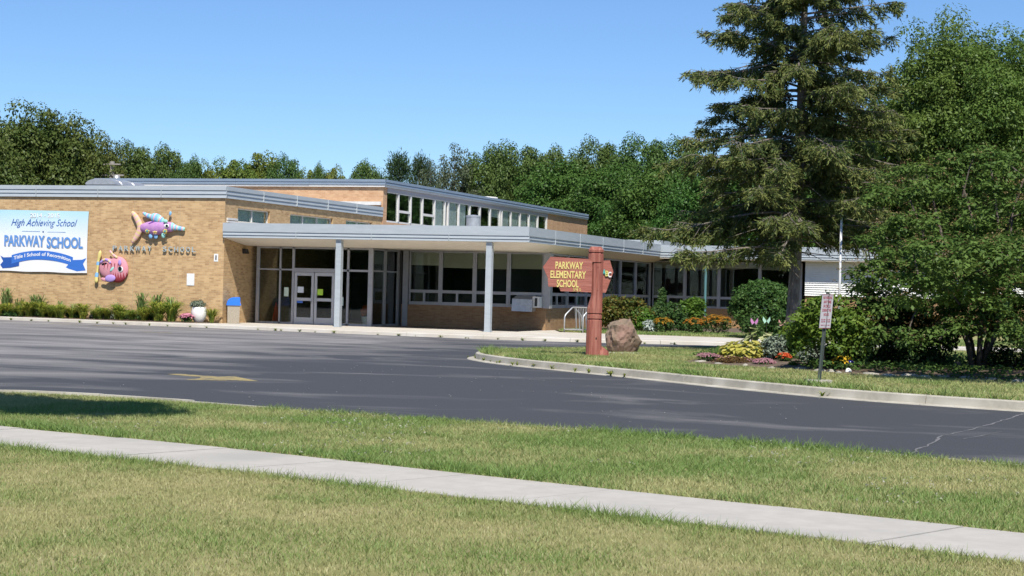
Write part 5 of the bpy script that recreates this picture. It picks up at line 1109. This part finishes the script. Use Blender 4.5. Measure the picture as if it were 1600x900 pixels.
flowers('orange_flowers', 'orange flower clump at the foot of the teal post', 1085, 511, 70.2, .14, (.40, .3, .26), L_GRN, PO, 160, ps=.06)
flowers('red_flowers', 'small red-orange flower clump beside the hosta', 1227, 562, 39.6, .2, (.16, .14, .10), L_GRN, PR, 90, nc=18, per=30, cr=.07, leaf=.05, ps=.05)
flowers('pink_sedum', 'mauve pink sedum mat over the edging stones', 1196, 570, 38.6, .2, (.24, .2, .10), L_GRN, PM, 260, nc=26, per=40, cr=.06, leaf=.03, ps=.03)
flowers('brown_sedum', 'rusty brown sedum mat in front of the hosta', 1152, 566, 39.2, .18, (.50, .28, .10), L_BRN, PM, 50, nc=60, per=70, cr=.07, leaf=.03, ps=.025)
flowers('pink_sedum', 'pink sedum cushion on the left end of the stone edging', 1108, 560, 40, .2, (.26, .2, .08), L_GRN, PM, 260, nc=26, per=50, cr=.06, leaf=.03, ps=.028)
flowers('yellow_flowers', 'yellow flower clump right of the no-parking post', 1319, 572, 36.9, .2, (.20, .18, .15), L_GRN, PY, 45, nc=24, per=36, cr=.09, leaf=.055, ps=.06)
flowers('pink_flowers', 'bright pink flowers at the foot of the white urn', 293, 499, 68.2, .14, (.27, .2, .16), L_GRN, PP, 120, nc=24, per=36, cr=.09, leaf=.06, ps=.08)
shrub('sedum_patch', 'green sedum patch between the edging stones', 1250, 570, 38.2, .18, (.22, .16, .06), L_LIME, 22, 40, .06, .035, cat='plant')
# trailing plant in the urn, plants in the vestibule pot
Cc, Cd = clumps(40, (.24, .24, .12), (-33.58, 60.93, .80), low=-.3); leaf_obj('trailing_plant', foliage(Cc, Cd, 34, .10, .9, .085, .35), L_SAGE, un, local=False)
Cc, Cd = clumps(14, (.13, .13, .22), (-27.95, 64.25, .75), low=-.6); leaf_obj('plant', foliage(Cc, Cd, 30, .08, 1, .09), PR, pp, local=False)
# hostas -------------------------------------------------------------
def hosta(label, px, py, d, z0, rx, ry, hz, n, leaf, m1, name='hosta'):
    X, Y = at(px, d); t = thing(name, label, 'plant', (X, Y, z0)); d_ = sph(n*3); d_ = d_[d_[:, 2] > -.05][:n]; m = len(d_)
    p = np.array([X, Y, z0])+d_*np.array([rx, ry, hz])*RNG.uniform(.72, 1, m)[:, None]; out = unit(d_*np.array([1, 1, 0])+1e-4)
    dr = unit(out+np.array([0, -.25, -.45])+RNG.normal(0, .25, (m, 3))); nr = unit(d_*.6+[0, 0, .9]+RNG.normal(0, .2, (m, 3))); nr = unit(nr-dr*np.sum(nr*dr, 1, keepdims=True)); ln = leaf*RNG.uniform(.7, 1.2, m)
    V, Fc = leaf_arrays(p, dr, nr, ln, ln*.72, .10); leaf_obj('leaves', (V, Fc, RNG.random(m)), m1, t, local=False)
    b = MB()
    for k in range(10): e = Vector(p[k]); b.tube([(X, Y, z0-.02), e], [.012, .006], 5, cap=False)
    b.build('stalks', L_GRN, t); return t
L_HOS = leaf_mat('gold_hosta_leaf', (.38, .40, .05), (.58, .56, .14), trans=.3, gloss=.08); L_VAR = leaf_mat('variegated_hosta_leaf', (.20, .25, .07), (.56, .56, .30), trans=.3)
hosta('large golden yellow hosta at the left of the island bed', 1167, 0, 41.0, .18, .66, .55, .52, 330, .20, L_HOS)
hosta('cream-edged hosta rising behind the golden hosta', 1188, 0, 42.2, .30, .42, .35, .68, 70, .27, L_VAR)
# daylilies along the wall -------------------------------------------
def blades(n, h, spread, wd, seed):
    r = np.random.default_rng(seed); Vs, Fs = [], []; o = 0
    for k in range(n):
        a = r.uniform(0, 6.283); hh = h*r.uniform(.6, 1.1); sp = spread*r.uniform(.3, 1.1); w2 = wd*r.uniform(.7, 1.2)/2; c, s = math.cos(a), math.sin(a); b0 = r.normal(0, .04, 2)
        for i in range(5):
            u = i/4; q = sp*u**1.5; z = hh*(1.5*u-.75*u*u) if u < .9 else hh*.62; wv = w2*(1-u**2*.9)
            Vs += [(b0[0]+c*q-s*wv, b0[1]+s*q+c*wv, z), (b0[0]+c*q+s*wv, b0[1]+s*q-c*wv, z)]
        Fs += [(o+2*i, o+2*i+1, o+2*i+3, o+2*i+2) for i in range(4)]; o += 10
    return np.array(Vs), np.array(Fs), np.repeat(r.random(n), 4)
L_DAY = leaf_mat('daylily_leaf', (.10, .18, .03), (.34, .35, .06), trans=.3); L_IRI = leaf_mat('iris_leaf', (.12, .20, .06), (.24, .30, .10), trans=.2)
dm = [np_mesh('daylily', *blades(140, .80, .70, .055, s)) for s in (1, 2, 3)]; im = [np_mesh('iris', *blades(44, .98, .36, .05, s)) for s in (5, 6)]
for m_ in dm: m_.materials.append(L_DAY)
for m_ in im: m_.materials.append(L_IRI)
ordn = ['first', 'second', 'third', 'fourth', 'fifth', 'sixth', 'seventh', 'eighth', 'ninth', 'tenth', 'eleventh', 'twelfth', 'thirteenth', 'fourteenth', 'fifteenth', 'sixteenth', 'seventeenth', 'eighteenth', 'nineteenth', 'twentieth']
def row_plants(meshes, name, xs, yy, kindtxt, grp, sc_=1.0):
    for k, x in enumerate(xs):
        o = bpy.data.objects.new(name, meshes[k % len(meshes)]); COL.objects.link(o); s = sc_*random.uniform(.62, 1.2)
        o.location = (x, yy(x)+random.uniform(-.08, .08), .14); o.rotation_euler = (0, 0, random.uniform(0, 6.28)); o.scale = (s, s*.85, s*random.uniform(.85, 1.1))
        props(o, '%s %s from the white urn along the brick wall' % (ordn[k], kindtxt), 'plant', grp)
row_plants(dm, 'daylily', [-34.5, -35.1, -35.7, -36.3, -36.9, -37.4, -37.9, -38.5, -39.0, -39.6, -40.1, -40.6, -41.2, -41.7, -42.2, -42.7, -43.2, -43.8], lambda x: 60.55 if x > -40 else 60.9, 'yellow-green daylily clump', 'daylilies along the wall')
row_plants(im, 'iris', [-34.9, -35.6, -36.2, -37.4, -38.2, -39.3, -39.9, -40.9, -41.2, -41.9, -42.5, -43.2], lambda x: 61.2, 'upright grey-green iris clump', 'irises along the wall', 1.22)
for k, (px, lab, mt) in enumerate(((22, 'left-most green mound below the banner', L_GRN), (75, 'blue-green mound below the middle of the banner', L_IRI), (118, 'bright green mound below the right end of the banner', L_GRN), (160, 'grey-leaved mound below the pink fish', L_SAGE), (198, 'green mound right of the pink fish', L_GRN), (262, 'lime mound below the last wall letters', L_LIME))):
    shrub('bed_plant', lab, px, 494, 71.2 if px < 100 else 70.2, .14, (.5, .2, .22), mt, 34, 46, .14, .09, cat='plant')
row_plants(dm, 'front_daylily', [-34.8, -35.6, -36.6, -37.6, -38.2, -39.3, -40.4, -41.5, -42.5], lambda x: 60.3 if x > -40 else 60.75, 'low front-row daylily clump', 'front row of daylilies', .72)
o = bpy.data.objects.new('daylily', dm[0]); COL.objects.link(o); o.location = (-33.1, 61.15, .14); o.scale = (.75, .75, .9); props(o, 'small daylily clump between the white urn and the wall corner', 'plant', 'daylilies along the wall')
shrub('shrub', 'dark green mounded plant below the letter row', 232, 492, 69.6, .14, (.42, .25, .3), L_GRN, 36, 50, .15, .08)
# weeds along the kerbs ------------------------------------------------
wm = [np_mesh('weed', *blades(26, .14, .16, .022, s)) for s in (8, 9)]
for m_ in wm: m_.materials.append(L_DAY)
Vs = []
def weeds(name, label, pts, z, smin, smax):
    parts = []
    for i, (x, y) in enumerate(pts):
        V, Fc, lv = blades(int(random.uniform(10, 26)), 1, 1.1, .16, i+50); s = random.uniform(smin, smax); parts.append((V*s+np.array([x, y, z]), Fc, lv))
    V, Fc, lv = join(parts); o = finish(np_mesh(name, V, Fc, lv), name, L_DAY, None, (0, 0, 0), False); props(o, label, 'weeds', None, 'stuff')
def off(line, k, d, side):
    a, c = Vector(line[k-1]), Vector(line[k]); t = (c-a).normalized(); n_ = Vector((t.y, -t.x))*side; p = c+n_*d; return (p.x+random.uniform(-.2, .2), p.y+random.uniform(-.03, .03))
weeds('kerb_weeds', 'small weeds growing along the school walkway kerb', [off(wkf, k, .2, 1) for k in range(18, len(wkf)-14) for _ in range(2) if random.random() < .5], .0, .06, .15)
weeds('island_weeds', 'small weeds along the gutter of the drive island', [off(ifc, k, .2, 1) for k in list(range(3, 20))*2+[24, 30, 31, 41, 46, 47, 52] if random.random() < .75], .01, .05, .15)
# clover heads
n = len(Pq); m = 4; ps = np.repeat(Pq, m, 0)+RNG.normal(0, .006, (n*m, 3)); nr = unit(RNG.normal(0, .5, (n*m, 3))+[0, 0, 1]); dr = unit(np.cross(nr, sph(n*m))); ln = RNG.uniform(.012, .022, n*m)
V, Fc = leaf_arrays(ps, dr, nr, ln, ln*.9); o = finish(np_mesh('clover_flowers', V, Fc, RNG.random(n*m)), 'clover_flowers', leaf_mat('clover_white', (.34, .35, .26), (.46, .46, .36)), None, (0, 0, 0), False); props(o, 'white clover heads scattered in the verge grass', 'clover', None, 'stuff')

# island bed: soil mound, edging stones, ornaments -----------------------
cxy = (-3.6, 40.2); ring = curve(BEDP+[BEDP[0]], .5)[:-1]; b = MB(); vs = [(x, y, .145) for x, y in ring]; n = len(ring)
for f, z in ((.93, .19), (.8, .23), (.5, .27)): vs += [(cxy[0]+(x-cxy[0])*f, cxy[1]+(y-cxy[1])*f, z) for x, y in ring]
b.add(vs, [(j*n+i, j*n+(i+1) % n, (j+1)*n+(i+1) % n, (j+1)*n+i) for j in range(3) for i in range(n)]+[tuple(range(3*n, 4*n))]); o = b.build('island_bed', SOIL, None, smooth=True); props(o, kind='structure')
STN = M('pale_limestone', (.40, .37, .31), (.28, .26, .22), scale=6, rough=.9, bump=.4, bscale=25)
se = thing('stone_edging', 'row of flat pale limestone pieces edging the island flower bed', 'stone edging', (-5.5, 36.6, .15))
for k, (px, py, wpx) in enumerate(((1098, 568, 24), (1108, 563, 20), (1124, 571, 14), (1166, 574, 10), (1180, 573, 12), (1206, 578, 14), (1238, 574, 22), (1256, 579, 28), (1283, 582, 20), (1301, 583, 16), (1312, 585, 10), (1363, 587, 26), (1390, 590, 32), (1424, 590, 30), (1446, 592, 26), (1476, 592, 30), (1512, 594, 24), (1549, 596, 28), (1582, 594, 22), (1594, 599, 22), (1625, 602, 30))):
    zz = .15; d = (1.7-.15)*2759/(py-(453+(px-800)*.025)); X, Y = at(px, d); hw = wpx/2*d/2759
    rocky('stone', (X, Y+.1, .175), (hw*1.05, hw*.7, .055), k+20, STN, 2, 9, .08, parent=se)
gb = thing('gazing_ball', 'small dark blue gazing ball beside the edging stones', 'ornament', (-5.0, 36.75, .15)); X, Y = at(1331, 36.8)
ellip(MB(), (X, Y, .34), .085, .085, .085).build('ball', P1('cobalt_glaze', (.015, .02, .16), .12), gb, smooth=True); MB().lathe([(.06, .16), (.05, .2), (.04, .27)], (X, Y, 0), 10).build('stand', STN, gb)
o = rocky('white_stone', (at(1328, 36.3)[0], at(1328, 36.3)[1], .2), (.075, .06, .07), 77, WPT, 2, 8, .05); props(o, 'small white stone in front of the gazing ball', 'stone')
def stake(label, px, py, d, c):
    X, Y = at(px, d); z = top(px, py, d); t = thing('garden_stake', label, 'ornament', (X, Y, .2)); m = P1('stake_'+label.split()[0], c, .5)
    MB().tube([(X, Y, .1), (X, Y, z)], .006, 5).build('rod', DARKM, t)
    for s in (-1, 1):
        MB().add([(X, Y-.01, z-.03), (X+s*.09, Y-.03, z+.09), (X+s*.10, Y-.03, z-.0), (X+s*.05, Y-.02, z-.09)], [(0, 1, 2, 3)]).build('wing', m, t)
stake('mint green butterfly stake in front of the round shrub', 1199, 500, 45, (.45, .72, .55)); stake('red and white butterfly stake near the spruce trunk', 1224, 505, 44, (.75, .40, .36)); stake('pink butterfly stake left of the mint green one', 1180, 502, 46, (.60, .25, .50))
# things on the grass and lot: scattered grit
n = 120; x = RNG.uniform(-16, -3, n); y = RNG.uniform(22, 40, n); k = ~inside(x, y, isl) & ~inside(x, y, lawnA); x, y = x[k], y[k]; n = len(x)
V, Fc = leaf_arrays(np.stack([x, y, np.full(n, .012)], 1), unit(np.stack([RNG.normal(size=n), RNG.normal(size=n), np.zeros(n)], 1)), np.tile([0, 0, 1.], (n, 1)), RNG.uniform(.02, .05, n), RNG.uniform(.015, .035, n)); o = finish(np_mesh('loose_grit', V, Fc, RNG.random(n)), 'loose_grit', P1('pale_grit', (.5, .49, .46), .9), None, (0, 0, 0), False); props(o, 'pale grit scattered on the dark asphalt', 'grit', None, 'stuff')

# low leafy ground cover in the island bed
n = 26000; x = RNG.uniform(-9.5, 3, n); y = RNG.uniform(34.5, 46, n); k = inside(x, y, BEDP) & ((x > -6.2) | (y > 40.5)) & (vnoise(x, y, 1.3, 44) > .25); x, y = x[k], y[k]; n = len(x)
zz = np.where(y < 36.4, .17, .24)+RNG.uniform(0, .14, n); nr = unit(RNG.normal(0, .45, (n, 3))+[0, -.2, 1]); dr = unit(np.cross(nr, sph(n))); ln = RNG.uniform(.05, .12, n)
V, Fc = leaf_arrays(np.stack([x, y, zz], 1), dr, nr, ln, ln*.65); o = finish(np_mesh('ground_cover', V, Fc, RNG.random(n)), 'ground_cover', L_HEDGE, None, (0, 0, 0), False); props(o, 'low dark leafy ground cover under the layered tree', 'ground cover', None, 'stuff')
# leafy row added out of view, covers bright sky gaps in the glass reflections
hg = thing('added_hedge', 'long green leafy row added unseen across the street to darken the entrance glass reflections', 'added_hedge', (-58, 6.5, 0))
n = 26000; u = RNG.random(n); a, c = np.array([-84, 15.5]), np.array([-30, -3.5]); P_ = np.stack([a[0]+(c[0]-a[0])*u+RNG.normal(0, .5, n), a[1]+(c[1]-a[1])*u+RNG.normal(0, .6, n), RNG.uniform(.05, 3.4, n)], 1); nr = unit(RNG.normal(0, .6, (n, 3))+[.3, .7, .5]); dr = unit(np.cross(nr, sph(n))); ln = RNG.uniform(.3, .6, n)
V, Fc = leaf_arrays(P_, dr, nr, ln, ln*.7); leaf_obj('foliage', (V, Fc, RNG.random(n)), L_MAP, hg, local=False)
